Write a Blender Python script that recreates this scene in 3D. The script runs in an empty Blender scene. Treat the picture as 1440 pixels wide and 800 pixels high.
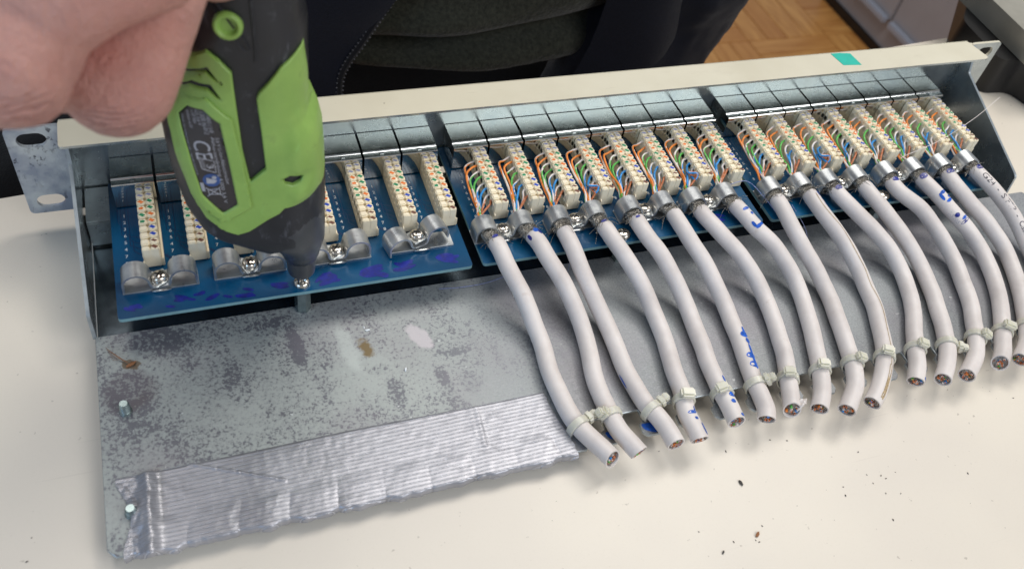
import bpy, bmesh, math, random
import numpy as np
from mathutils import Vector, Matrix, noise
from mathutils.geometry import delaunay_2d_cdt
random.seed(7)
K = 0.001                      # everything below is written in millimetres
scene = bpy.context.scene
COL = scene.collection

# ------------------------------------------------------------------ camera
cam = bpy.data.cameras.new('camera')
cam_o = bpy.data.objects.new('camera', cam)
COL.objects.link(cam_o)
cam.sensor_width = 36.0
cam.lens = 31.53
cam.clip_start = 0.01
cam.clip_end = 50
cam_o.matrix_world = Matrix(((0.93808, 0.1519, -0.31135, 0.0441),
                             (-0.31502, 0.74798, -0.5842, -0.2959),
                             (0.14415, 0.64611, 0.74951, 0.2831),
                             (0, 0, 0, 1)))
cam.dof.use_dof = True
cam.dof.focus_distance = 0.385
cam.dof.aperture_fstop = 15.0
scene.camera = cam_o

# ------------------------------------------------------------------ world and lamps
world = bpy.data.worlds.new('World')
scene.world = world
world.use_nodes = True
wb = world.node_tree.nodes['Background']
wb.inputs[0].default_value = (0.80, 0.86, 0.95, 1)
wb.inputs[1].default_value = 0.34

def lamp(name, loc, target, size, size_y, power, color):
    l = bpy.data.lights.new(name, 'AREA')
    l.shape = 'RECTANGLE'
    l.size = size * K
    l.size_y = size_y * K
    l.energy = power
    l.color = color
    o = bpy.data.objects.new(name, l)
    COL.objects.link(o)
    o.location = Vector(loc) * K
    d = Vector(target) - Vector(loc)
    o.rotation_euler = d.to_track_quat('-Z', 'Y').to_euler()
    return o
lamp('ceiling_light', (1000, 420, 1350), (230, -80, 0), 420, 420, 7, (1.0, 0.95, 0.88))
lamp('ceiling_light', (300, 480, 1700), (220, -60, 0), 1400, 800, 15, (1.0, 0.965, 0.91))
lamp('bright_window', (1050, -1250, 1180), (260, -40, 0), 1300, 900, 19, (0.97, 0.985, 1.0))
lamp('cool_left_fill', (-750, -650, 480), (10, -40, 10), 420, 420, 3.2, (0.38, 0.64, 1.0))  # added cool fill, no known source, tints the left metal blue
scene.view_settings.view_transform = 'Standard'
scene.view_settings.look = 'None'
scene.view_settings.exposure = 0.0
scene.view_settings.gamma = 1.0
scene.render.engine = 'CYCLES'
scene.cycles.max_bounces = 8
scene.cycles.use_denoising = True

# ------------------------------------------------------------------ materials
def lin(c):
    return tuple(((x / 255) / 12.92 if x / 255 <= 0.04045 else ((x / 255 + 0.055) / 1.055) ** 2.4) for x in c) + (1,)

class NT:
    def __init__(self, name):
        self.m = bpy.data.materials.new(name)
        self.m.use_nodes = True
        self.t = self.m.node_tree
        self.b = self.t.nodes['Principled BSDF']
    def n(self, typ, **kw):
        x = self.t.nodes.new(typ)
        for k, v in kw.items():
            if k in x.inputs: x.inputs[k].default_value = v
            else: setattr(x, k, v)
        return x
    def l(self, a, b): self.t.links.new(a, b)
    def coord(self, scale=(1, 1, 1), rot=(0, 0, 0), loc=(0, 0, 0), rnd=False):
        tc = self.n('ShaderNodeTexCoord')
        mp = self.n('ShaderNodeMapping')
        mp.inputs['Scale'].default_value = scale
        mp.inputs['Rotation'].default_value = rot
        mp.inputs['Location'].default_value = loc
        src = tc.outputs['Object']
        if rnd:
            oi = self.n('ShaderNodeObjectInfo')
            ad = self.n('ShaderNodeVectorMath', operation='ADD')
            self.l(src, ad.inputs[0]); self.l(oi.outputs['Random'], ad.inputs[1])
            src = ad.outputs[0]
        self.l(src, mp.inputs[0])
        return mp.outputs[0]
    def noise(self, scale, detail=4, rough=0.55, vec=None, dist=0.0):
        x = self.n('ShaderNodeTexNoise')
        x.inputs['Scale'].default_value = scale
        x.inputs['Detail'].default_value = detail
        x.inputs['Roughness'].default_value = rough
        x.inputs['Distortion'].default_value = dist
        self.l(vec if vec is not None else self.coord(), x.inputs['Vector'])
        return x.outputs[0]
    def ramp(self, fac, stops):
        r = self.n('ShaderNodeValToRGB')
        e = r.color_ramp.elements
        while len(e) < len(stops): e.new(0.5)
        for i, (p, c) in enumerate(stops):
            e[i].position = p
            e[i].color = c if len(c) == 4 else tuple(c) + (1,)
        self.l(fac, r.inputs[0])
        return r.outputs[0]
    def step(self, fac, a, b):
        return self.ramp(fac, [(a, (0, 0, 0, 1)), (b, (1, 1, 1, 1))])
    def mix(self, fac, a, b, blend='MIX'):
        x = self.n('ShaderNodeMix', data_type='RGBA', blend_type=blend)
        for sock, v in ((x.inputs[0], fac), (x.inputs[6], a), (x.inputs[7], b)):
            if hasattr(v, 'is_linked'): self.l(v, sock)
            else: sock.default_value = v
        return x.outputs[2]
    def math(self, op, a, b=0.0):
        x = self.n('ShaderNodeMath', operation=op)
        for sock, v in ((x.inputs[0], a), (x.inputs[1], b)):
            if hasattr(v, 'is_linked'): self.l(v, sock)
            else: sock.default_value = v
        return x.outputs[0]
    def bump(self, h, dist=0.0002, strength=0.5):
        x = self.n('ShaderNodeBump')
        x.inputs['Strength'].default_value = strength
        x.inputs['Distance'].default_value = dist
        self.l(h, x.inputs['Height'])
        self.l(x.outputs[0], self.b.inputs['Normal'])
    def set(self, **kw):
        for k, v in kw.items():
            k = k.replace('_', ' ')
            s = self.b.inputs[k]
            if hasattr(v, 'is_linked'): self.l(v, s)
            else: s.default_value = v
        return self

def simple(name, rgb, rough=0.5, metal=0.0, var=0.12, scale=300, bump=0.0, **kw):
    """plain material with a little uneven tone, gloss and relief"""
    t = NT(name)
    c = lin(rgb)
    nz = t.noise(scale, 5, 0.6, t.coord(rnd=True))
    d = tuple(x * (1 - var * 1.6) for x in c[:3]) + (1,)
    u = tuple(min(1, x * (1 + var)) for x in c[:3]) + (1,)
    t.set(Base_Color=t.ramp(nz, [(0.3, d), (0.7, u)]), Metallic=metal)
    t.set(Roughness=t.math('MULTIPLY_ADD', nz, 0.25) if False else rough)
    if bump: t.bump(nz, bump * K, 0.6)
    for k, v in kw.items(): t.set(**{k: v})
    return t.m

def blob(t, cx, cy, rx, ry, rot=0.0, rag=0.55, nscale=260, soft=0.18):
    """ragged stain mask centred at (cx, cy) mm on an XY sheet"""
    tc = t.n('ShaderNodeTexCoord')
    mp = t.n('ShaderNodeMapping', vector_type='TEXTURE')
    mp.inputs['Location'].default_value = (cx * K, cy * K, 0)
    mp.inputs['Rotation'].default_value = (0, 0, rot)
    mp.inputs['Scale'].default_value = (rx * K, ry * K, 1000)
    t.l(tc.outputs['Object'], mp.inputs[0])
    ln = t.n('ShaderNodeVectorMath', operation='LENGTH')
    t.l(mp.outputs[0], ln.inputs[0])
    nz = t.noise(nscale, 5, 0.65)
    d = t.math('ADD', ln.outputs['Value'], t.math('MULTIPLY', t.math('SUBTRACT', nz, 0.5), rag * 2))
    return t.step(d, 1.0 + soft, 1.0 - soft) if False else t.ramp(d, [(max(0, 1.0 - soft), (1, 1, 1, 1)), (1.0, (0.0, 0.0, 0.0, 1))])

# galvanised tray with fine spangle, worn streaks and stains
def mat_tray():
    t = NT('galvanised_tray')
    fine = t.noise(820, 3, 0.72)
    big = t.noise(24, 4, 0.6)
    streak = t.noise(1.0, 4, 0.65, t.coord(scale=(85, 24, 1), rot=(0, 0, 0.08)))
    bias = t.math('MULTIPLY', t.step(streak, 0.54, 0.68), 0.07)
    for (x, y, a, b2, r, k, rg, ns) in ((10, -94, 12, 12, 0, 0.11, 0.35, 60), (22, -74, 14, 7, 0, 0.09, 0.6, 90), (70, -86, 3.6, 15, 0.1, 0.16, 0.5, 90), (46, -98, 5, 16, 0.2, 0.10, 0.7, 90), (60, -74, 10, 3.5, 0.1, 0.09, 0.6, 90),
                                 (102, -116, 4, 9, 0.1, 0.12, 0.6, 140), (121, -113, 3, 8, 0.2, 0.13, 0.6, 140), (131, -117, 5, 7, 0.2, 0.10, 0.6, 140), (76, -108, 3, 10, 0.2, 0.09, 0.6, 140), (128, -102, 9, 2.5, 0, 0.12, 0.6, 140), (98, -104, 5, 3, 0, 0.1, 0.6, 140)):
        bias = t.math('ADD', bias, t.math('MULTIPLY', blob(t, x, y, a, b2, r, rg, ns, 0.45), k))
    arg = t.math('ADD', t.math('MULTIPLY', t.math('SUBTRACT', fine, 0.5), 0.9), t.math('ADD', t.math('MULTIPLY', t.math('SUBTRACT', big, 0.5), 0.55), 0.55))
    arg = t.math('SUBTRACT', arg, bias)
    spk = t.ramp(arg, [(0.45, lin((108, 109, 115))), (0.50, lin((150, 154, 153))), (0.66, lin((166, 171, 168)))])
    sx = t.n('ShaderNodeSeparateXYZ'); t.l(t.coord(), sx.inputs[0])
    calm = t.ramp(t.math('ADD', sx.outputs[0], t.math('MULTIPLY', t.math('SUBTRACT', big, 0.5), 0.08)), [(0.11, (0.0,) * 3), (0.17, (0.75,) * 3)])
    grain = t.ramp(t.noise(1500, 2, 0.6), [(0.35, lin((122, 125, 130))), (0.65, lin((148, 152, 155)))])
    c = t.mix(calm, spk, grain)
    tint = t.noise(15, 2, 0.5)
    c = t.mix(t.math('MULTIPLY', t.step(tint, 0.48, 0.64), 0.28), c, lin((132, 118, 130)))
    c = t.mix(t.math('MULTIPLY', blob(t, 10, -94, 11, 11, 0, 0.35, 60, 0.3), 0.24), c, lin((96, 74, 82)))
    c = t.mix(t.math('MULTIPLY', blob(t, 89, -91, 4.2, 15, 0.12, 0.7, 170, 0.5), 0.6), c, lin((186, 192, 188)))
    c = t.mix(t.math('MULTIPLY', blob(t, 117, -91.5, 4.0, 7.6, 0.45, 0.6, 230, 0.3), 0.75), c, lin((192, 186, 190)))
    c = t.mix(t.math('MULTIPLY', blob(t, 95.5, -93, 3.0, 5.6, 0.35, 1.0, 380, 0.5), 0.9), c, lin((116, 96, 58)))
    c = t.mix(t.math('MULTIPLY', blob(t, 11, -82, 4, 2.4, -0.3, 0.9, 400), 0.8), c, lin((104, 84, 58)))
    c = t.mix(t.math('MULTIPLY', blob(t, 166, -92, 3.2, 3.2, 0, 0.35, 200), 0.5), c, lin((205, 188, 182)))
    c = t.mix(t.math('MULTIPLY', t.step(t.noise(330, 2), 0.75, 0.78), 0.7), c, lin((215, 218, 218)))
    t.set(Base_Color=c, Metallic=0.45, Roughness=t.ramp(fine, [(0.35, (0.45,) * 3), (0.65, (0.62,) * 3)]))
    t.bump(fine, 0.00006, 0.5)
    return t.m

def mat_zinc(name, rgb=(172, 182, 186), dark=(120, 128, 136), rough=0.33, metal=0.8, sc=45):
    t = NT(name)
    big = t.noise(sc, 5, 0.6, t.coord(rnd=True))
    fine = t.noise(900, 3, 0.6)
    c = t.ramp(big, [(0.36, lin(dark)), (0.62, lin(rgb))])
    scr = t.noise(1, 5, 0.7, t.coord(scale=(60, 900, 900)))
    c = t.mix(t.math('MULTIPLY', t.step(scr, 0.62, 0.7), 0.35), c, lin((70, 72, 78)))
    t.set(Base_Color=c, Metallic=metal, Roughness=t.ramp(big, [(0.35, (rough,) * 3), (0.7, (rough + 0.17,) * 3)]))
    t.bump(fine, 0.00004, 0.35)
    return t.m

def mat_pitted():
    t = NT('worn_zinc_ear')
    big = t.noise(60, 4, 0.6)
    pit = t.step(t.noise(330, 4, 0.7, t.coord(scale=(1, 1, 0.6))), 0.55, 0.60)
    c = t.ramp(big, [(0.4, lin((150, 160, 178))), (0.6, lin((196, 205, 212)))])
    c = t.mix(t.math('MULTIPLY', pit, t.step(t.noise(45, 3), 0.45, 0.6)), c, lin((46, 46, 60)))
    t.set(Base_Color=c, Metallic=0.7, Roughness=0.38)
    t.bump(pit, -0.00008, 0.5)
    return t.m

def mat_table():
    t = NT('beige_laminate')
    big = t.noise(7, 3, 0.6)
    fine = t.noise(1400, 3, 0.7)
    c = t.ramp(big, [(0.35, lin((205, 196, 184))), (0.65, lin((216, 207, 192)))])
    c = t.mix(t.math('MULTIPLY', t.step(fine, 0.55, 0.8), 0.25), c, lin((190, 180, 165)))
    sp = t.step(t.noise(420, 2, 0.5), 0.735, 0.76)
    c = t.mix(t.math('MULTIPLY', sp, 0.45), c, lin((128, 116, 104)))
    scr = t.step(t.noise(1, 3, 0.6, t.coord(scale=(14, 500, 1), rot=(0, 0, 0.5))), 0.70, 0.73)
    c = t.mix(t.math('MULTIPLY', scr, 0.12), c, lin((150, 140, 128)))
    t.set(Base_Color=c, Roughness=0.42)
    t.bump(t.noise(2600, 2), 0.00003, 0.4)
    return t.m

def mat_beige():
    t = NT('beige_powder_coat')
    big = t.noise(18, 4, 0.6)
    c = t.ramp(big, [(0.35, lin((198, 191, 170))), (0.65, lin((207, 201, 181)))])
    sm = t.step(t.noise(1, 5, 0.7, t.coord(scale=(40, 110, 60), rot=(0, 0, 0.5))), 0.58, 0.75)
    c = t.mix(t.math('MULTIPLY', sm, 0.22), c, lin((166, 156, 136)))
    c = t.mix(t.math('MULTIPLY', t.step(t.noise(260, 3, 0.6), 0.73, 0.75), 0.65), c, lin((98, 82, 62)))
    scr = t.step(t.noise(1, 3, 0.6, t.coord(scale=(50, 900, 50), rot=(0, 0, 1.0))), 0.70, 0.72)
    c = t.mix(t.math('MULTIPLY', scr, 0.25), c, lin((150, 140, 118)))
    t.set(Base_Color=c, Roughness=t.ramp(big, [(0.3, (0.42,) * 3), (0.7, (0.56,) * 3)]))
    t.bump(t.noise(1800, 3), 0.00006, 0.5)
    return t.m

def mat_tape():
    t = NT('silver_duct_tape')
    br = t.n('ShaderNodeTexBrick')
    br.offset = 0.5; br.offset_frequency = 3
    for k, v in (('Scale', 1000.0), ('Mortar Size', 0.26), ('Mortar Smooth', 0.6), ('Brick Width', 400.0), ('Row Height', 1.55)):
        br.inputs[k].default_value = v
    br.inputs['Color1'].default_value = (1, 1, 1, 1); br.inputs['Color2'].default_value = (1, 1, 1, 1); br.inputs['Mortar'].default_value = (0, 0, 0, 1)
    t.l(t.coord(rot=(0, 0, -0.012)), br.inputs['Vector'])
    nz = t.noise(38, 4, 0.6)
    c = t.ramp(nz, [(0.35, lin((154, 154, 160))), (0.65, lin((174, 174, 180)))])
    c = t.mix(t.math('MULTIPLY', t.math('SUBTRACT', 1.0, br.outputs[0]), 0.2), c, lin((222, 223, 230)))
    b2 = t.n('ShaderNodeTexBrick'); b2.offset = 0.37; b2.offset_frequency = 2
    for k, v in (('Scale', 1000.0), ('Mortar Size', 0.09), ('Mortar Smooth', 0.3), ('Brick Width', 8.5), ('Row Height', 3.1)): b2.inputs[k].default_value = v
    b2.inputs['Color1'].default_value = b2.inputs['Color2'].default_value = (1, 1, 1, 1); b2.inputs['Mortar'].default_value = (0, 0, 0, 1)
    t.l(t.coord(rot=(0, 0, -0.012)), b2.inputs['Vector'])
    tick = t.math('MULTIPLY', t.math('SUBTRACT', 1.0, b2.outputs[0]), t.step(t.noise(170, 2), 0.5, 0.56))
    c = t.mix(t.math('MULTIPLY', tick, 0.3), c, lin((232, 233, 240)))
    t.set(Base_Color=c, Metallic=0.62, Roughness=t.ramp(nz, [(0.3, (0.34,) * 3), (0.7, (0.46,) * 3)]))
    t.bump(t.math('ADD', br.outputs[0], t.math('MULTIPLY', t.noise(90, 3), 0.2)), 0.0005, 0.8)
    return t.m

def mat_pcb():
    t = NT('blue_circuit_board')
    big = t.noise(30, 3, 0.5, t.coord(rnd=True))
    c = t.ramp(big, [(0.35, lin((0, 62, 98))), (0.65, lin((2, 80, 120)))])
    t.set(Base_Color=c, Roughness=0.24, Coat_Weight=0.3, Coat_Roughness=0.12)
    t.bump(t.noise(250, 3), 0.00005, 0.25)
    return t.m

def mat_jacket_pvc():
    t = NT('white_cable_sheath')
    nz = t.noise(55, 4, 0.6, t.coord(rnd=True))
    c = t.ramp(nz, [(0.3, lin((196, 187, 182))), (0.6, lin((215, 207, 202)))])
    sm = t.step(t.noise(110, 6, 0.75, t.coord(rnd=True)), 0.60, 0.74)
    c = t.mix(t.math('MULTIPLY', sm, 0.4), c, lin((166, 144, 126)))
    t.set(Base_Color=c, Roughness=0.46, Subsurface_Weight=0.08, Subsurface_Radius=(0.002, 0.0015, 0.0012), Subsurface_Scale=1.0)
    t.bump(t.noise(420, 3), 0.00010, 0.4)
    return t.m

def mat_skin():
    t = NT('skin')
    big = t.noise(42, 4, 0.6)
    c = t.ramp(big, [(0.3, lin((170, 120, 110))), (0.5, lin((184, 138, 126))), (0.7, lin((196, 150, 136)))])
    red = t.noise(20, 3, 0.6)
    c = t.mix(t.math('MULTIPLY', t.step(red, 0.50, 0.68), 0.4), c, lin((170, 92, 82)))
    c = t.mix(t.math('MULTIPLY', t.step(t.noise(150, 4, 0.7), 0.5, 0.75), 0.18), c, lin((232, 188, 172)))
    t.set(Base_Color=c, Roughness=0.45, Subsurface_Weight=0.18, Subsurface_Radius=(0.0022, 0.0009, 0.0005), Subsurface_Scale=1.0)
    v = t.n('ShaderNodeTexVoronoi'); v.inputs['Scale'].default_value = 1100
    t.l(t.coord(scale=(1, 1, 0.6)), v.inputs['Vector'])
    def near(cx, cy, cz, r):
        tc = t.n('ShaderNodeTexCoord'); mp = t.n('ShaderNodeMapping', vector_type='TEXTURE')
        mp.inputs['Location'].default_value = (cx * K, cy * K, cz * K); mp.inputs['Scale'].default_value = (r * K,) * 3
        t.l(tc.outputs['Object'], mp.inputs[0]); ln = t.n('ShaderNodeVectorMath', operation='LENGTH'); t.l(mp.outputs[0], ln.inputs[0])
        return t.ramp(ln.outputs['Value'], [(0.25, (1, 1, 1, 1)), (1.0, (0, 0, 0, 1))])
    w = t.n('ShaderNodeTexWave', wave_type='BANDS', bands_direction='Z'); w.inputs['Scale'].default_value = 190; w.inputs['Distortion'].default_value = 7; w.inputs['Detail'].default_value = 3; w.inputs['Detail Scale'].default_value = 2.5
    t.l(t.coord(scale=(0.45, 0.7, 1)), w.inputs['Vector'])
    msk = t.math('MAXIMUM', near(-2, -18, -22, 9), t.math('MAXIMUM', near(-16, -37, -5, 9), near(10, -4, -1, 6)))
    fold = t.math('MULTIPLY', t.step(w.outputs['Fac'], 0.02, 0.45), msk)
    c = t.mix(t.math('MULTIPLY', t.math('SUBTRACT', msk, fold), 0.6), c, lin((140, 78, 70)))  # wrinkle grooves darkened by colour, crease shade painted in
    c = t.mix(t.math('MULTIPLY', t.math('MAXIMUM', near(8, -3, -3, 12), near(-3, -14, -2, 9)), 0.4), c, lin((176, 92, 78)))
    c = t.mix(t.math('MULTIPLY', t.step(t.noise(75, 5, 0.7), 0.42, 0.62), 0.22), c, lin((150, 104, 100)))
    t.set(Base_Color=c)
    h = t.math('ADD', t.math('MULTIPLY', v.outputs['Distance'], 0.35), t.math('MULTIPLY', t.noise(240, 7, 0.75, t.coord(scale=(1.2, 1.2, 0.3))), 1.2))
    t.bump(t.math('ADD', h, t.math('MULTIPLY', fold, 1.6)), 0.0011, 0.9)
    return t.m

def mat_fabric(name, a, b, sc=900, bump=0.0006):
    t = NT(name)
    nz = t.noise(sc, 3, 0.7)
    c = t.ramp(nz, [(0.35, lin(a)), (0.65, lin(b))])
    t.set(Base_Color=c, Roughness=0.95, Sheen_Weight=0.15)
    t.b.inputs['Specular IOR Level'].default_value = 0.15
    t.bump(nz, bump, 0.7)
    return t.m

def mat_plastic(name, a, b, rough=0.42, scuff=None, sc=60, spec=0.5):
    t = NT(name)
    nz = t.noise(sc, 5, 0.65)
    c = t.ramp(nz, [(0.35, lin(a)), (0.65, lin(b))])
    if scuff:
        s = t.step(t.noise(1, 5, 0.75, t.coord(scale=(300, 60, 90), rot=(0.3, 0.2, 0.4))), 0.60, 0.70)
        c = t.mix(t.math('MULTIPLY', s, 0.6), c, lin(scuff))
        grime = t.step(t.noise(120, 5, 0.7), 0.6, 0.75)
        c = t.mix(t.math('MULTIPLY', grime, 0.42), c, lin((88, 92, 60) if a[1] > 100 else (95, 97, 102)))
    t.set(Base_Color=c, Roughness=t.ramp(nz, [(0.3, (rough - 0.08,) * 3), (0.7, (rough + 0.12,) * 3)]))
    t.b.inputs['Specular IOR Level'].default_value = spec
    t.bump(t.noise(1500, 3), 0.00005, 0.4)
    return t.m

def mat_braid():
    t = NT('tinned_copper_braid')
    w = t.n('ShaderNodeTexWave'); w.inputs['Scale'].default_value = 900; w.inputs['Distortion'].default_value = 6
    t.l(t.coord(rot=(0.4, 0.5, 0.7)), w.inputs['Vector'])
    t.set(Base_Color=t.ramp(w.outputs['Fac'], [(0.2, lin((70, 64, 58))), (0.7, lin((190, 184, 174)))]), Metallic=0.9, Roughness=0.32)
    t.bump(w.outputs['Fac'], 0.0003, 0.8)
    return t.m

def mat_parquet():
    t = NT('oak_parquet')
    nz = t.noise(1, 5, 0.6, t.coord(scale=(9, 60, 9), rnd=True))
    oi = t.n('ShaderNodeObjectInfo')
    c = t.ramp(nz, [(0.3, lin((172, 116, 58))), (0.7, lin((218, 164, 96)))])
    c2 = t.mix(t.math('MULTIPLY', oi.outputs['Random'], 0.55), c, lin((166, 106, 50)))
    t.set(Base_Color=c2, Roughness=0.38)
    return t.m

M = {}
M['tray'] = mat_tray()
M['zinc'] = mat_zinc('zinc_plated_steel', (190, 197, 198), (158, 166, 170), 0.2, 0.85)
M['zinc_dull'] = mat_zinc('dull_zinc_clamp', (204, 206, 206), (172, 176, 180), 0.27, 0.85, 130)
M['ear'] = mat_pitted()
M['beige'] = mat_beige()
M['table'] = mat_table()
M['tape'] = mat_tape()
M['pcb'] = mat_pcb()
M['pcb_edge'] = simple('board_edge', (112, 150, 158), 0.5, 0, 0.1)
M['trace'] = simple('board_track', (0, 50, 92), 0.3, 0, 0.1)
M['silk'] = simple('white_print', (222, 226, 228), 0.6, 0, 0.05)
M['chrome'] = simple('plated_jack_shell', (214, 214, 210), 0.07, 1.0, 0.04, 60)
M['shell'] = mat_zinc('brushed_jack_top', (180, 185, 179), (154, 160, 156), 0.16, 0.92, 150)
M['dark'] = simple('gap_shade_black', (14, 14, 16), 0.6)  # near-black colour standing in for shade in gaps and screw recesses
M['cream'] = simple('cream_terminal_plastic', (243, 230, 202), 0.4, 0, 0.05, 200, 0.03, Subsurface_Weight=0.1, Subsurface_Radius=(0.002, 0.0015, 0.001), Subsurface_Scale=1.0)
M['m_orange'] = simple('orange_mark', (226, 120, 52), 0.5)
M['m_green'] = simple('green_mark', (22, 132, 88), 0.5)
M['m_blue'] = simple('blue_mark', (28, 70, 176), 0.5)
M['m_brown'] = simple('brown_mark', (110, 66, 50), 0.5)
M['m_violet'] = simple('violet_mark', (150, 152, 184), 0.5)
M['nickel'] = simple('nickel_screw', (214, 206, 194), 0.16, 1.0, 0.12, 800)
M['base'] = mat_zinc('smooth_zinc_base', (120, 132, 140), (90, 100, 108), 0.12, 0.95, 40)
M['edge'] = simple('bright_cut_edge', (176, 184, 188), 0.3, 0.7, 0.1, 200)
M['washer'] = simple('shiny_washer', (205, 208, 208), 0.25, 1.0, 0.1, 600)
M['pvc'] = mat_jacket_pvc()
M['braid'] = mat_braid()
M['foil'] = simple('crumpled_foil', (150, 146, 144), 0.28, 0.9, 0.3, 1500, 0.2)
M['copper'] = simple('copper', (214, 132, 92), 0.25, 1.0, 0.1)
M['w_white'] = simple('white_wire', (224, 214, 208), 0.4)
M['w_orange'] = simple('orange_wire', (230, 134, 52), 0.38)
M['w_green'] = simple('green_wire', (88, 176, 78), 0.38)
M['w_blue'] = simple('blue_wire', (44, 140, 208), 0.38)
M['w_brown'] = simple('brown_wire', (186, 112, 72), 0.38)
M['ink'] = simple('blue_marker_ink', (14, 88, 190), 0.4, 0, 0.3, 500)
M['ink_dark'] = simple('navy_marker_ink', (10, 30, 128), 0.3, 0, 0.3, 400)
M['print'] = simple('grey_print', (58, 56, 66), 0.6)
M['tie'] = simple('milky_nylon', (234, 230, 210), 0.3, 0, 0.05, 200, 0.03, Transmission_Weight=0.3, Subsurface_Weight=0.4, Subsurface_Radius=(0.003, 0.003, 0.002), Subsurface_Scale=1.0)
M['skin'] = mat_skin()
M['green'] = mat_plastic('green_plastic', (122, 156, 74), (136, 170, 84), 0.4, (132, 176, 92))
M['black'] = mat_plastic('black_rubber', (27, 28, 32), (36, 37, 42), 0.42, (84, 86, 94), spec=0.4)
M['grey_nose'] = mat_plastic('dark_grey_nose', (48, 50, 54), (62, 64, 68), 0.34, (104, 106, 110))
M['label'] = simple('dark_label', (44, 40, 42), 0.4, 0, 0.05)
M['label_print'] = simple('label_print', (158, 158, 165), 0.5)
M['label_blue'] = simple('label_blue', (44, 74, 128), 0.5)
M['steel'] = simple('bit_steel', (190, 188, 186), 0.14, 1.0, 0.08)
M['jacket'] = mat_fabric('navy_jacket_cloth', (9, 10, 18), (15, 17, 28), 1200)
M['lapel'] = mat_fabric('black_lining', (10, 10, 13), (16, 16, 20), 900)
M['sweater'] = mat_fabric('olive_knit', (31, 32, 26), (49, 50, 42), 420, 0.0018)
M['trousers'] = mat_fabric('black_trousers', (9, 9, 11), (14, 14, 17), 900)
M['zip'] = simple('zip_metal', (112, 114, 122), 0.35, 0.8, 0.2)
M['parquet'] = mat_parquet()
M['cabinet'] = simple('grey_cabinet_lacquer', (158, 157, 163), 0.5, 0, 0.03, 20)
M['cab_strip'] = simple('light_grey_strip', (156, 162, 176), 0.4, 0, 0.03, 20)
M['case'] = simple('black_case', (9, 9, 12), 0.45, 0, 0.2, 90)
M['rail'] = simple('brushed_rail', (172, 168, 156), 0.4, 0.6, 0.08, 60)
M['teal'] = simple('teal_tape', (16, 176, 156), 0.55, 0, 0.06)
M['crumb'] = simple('dark_crumb', (62, 58, 54), 0.8)
M['crumb_b'] = simple('brown_crumb', (138, 92, 58), 0.8)
M['foil_blue'] = simple('blue_foil_thread', (150, 160, 206), 0.3, 0.4, 0.3, 900)
M['bracket'] = simple('hex_standoff', (150, 164, 164), 0.25, 0.9, 0.1)

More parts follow.
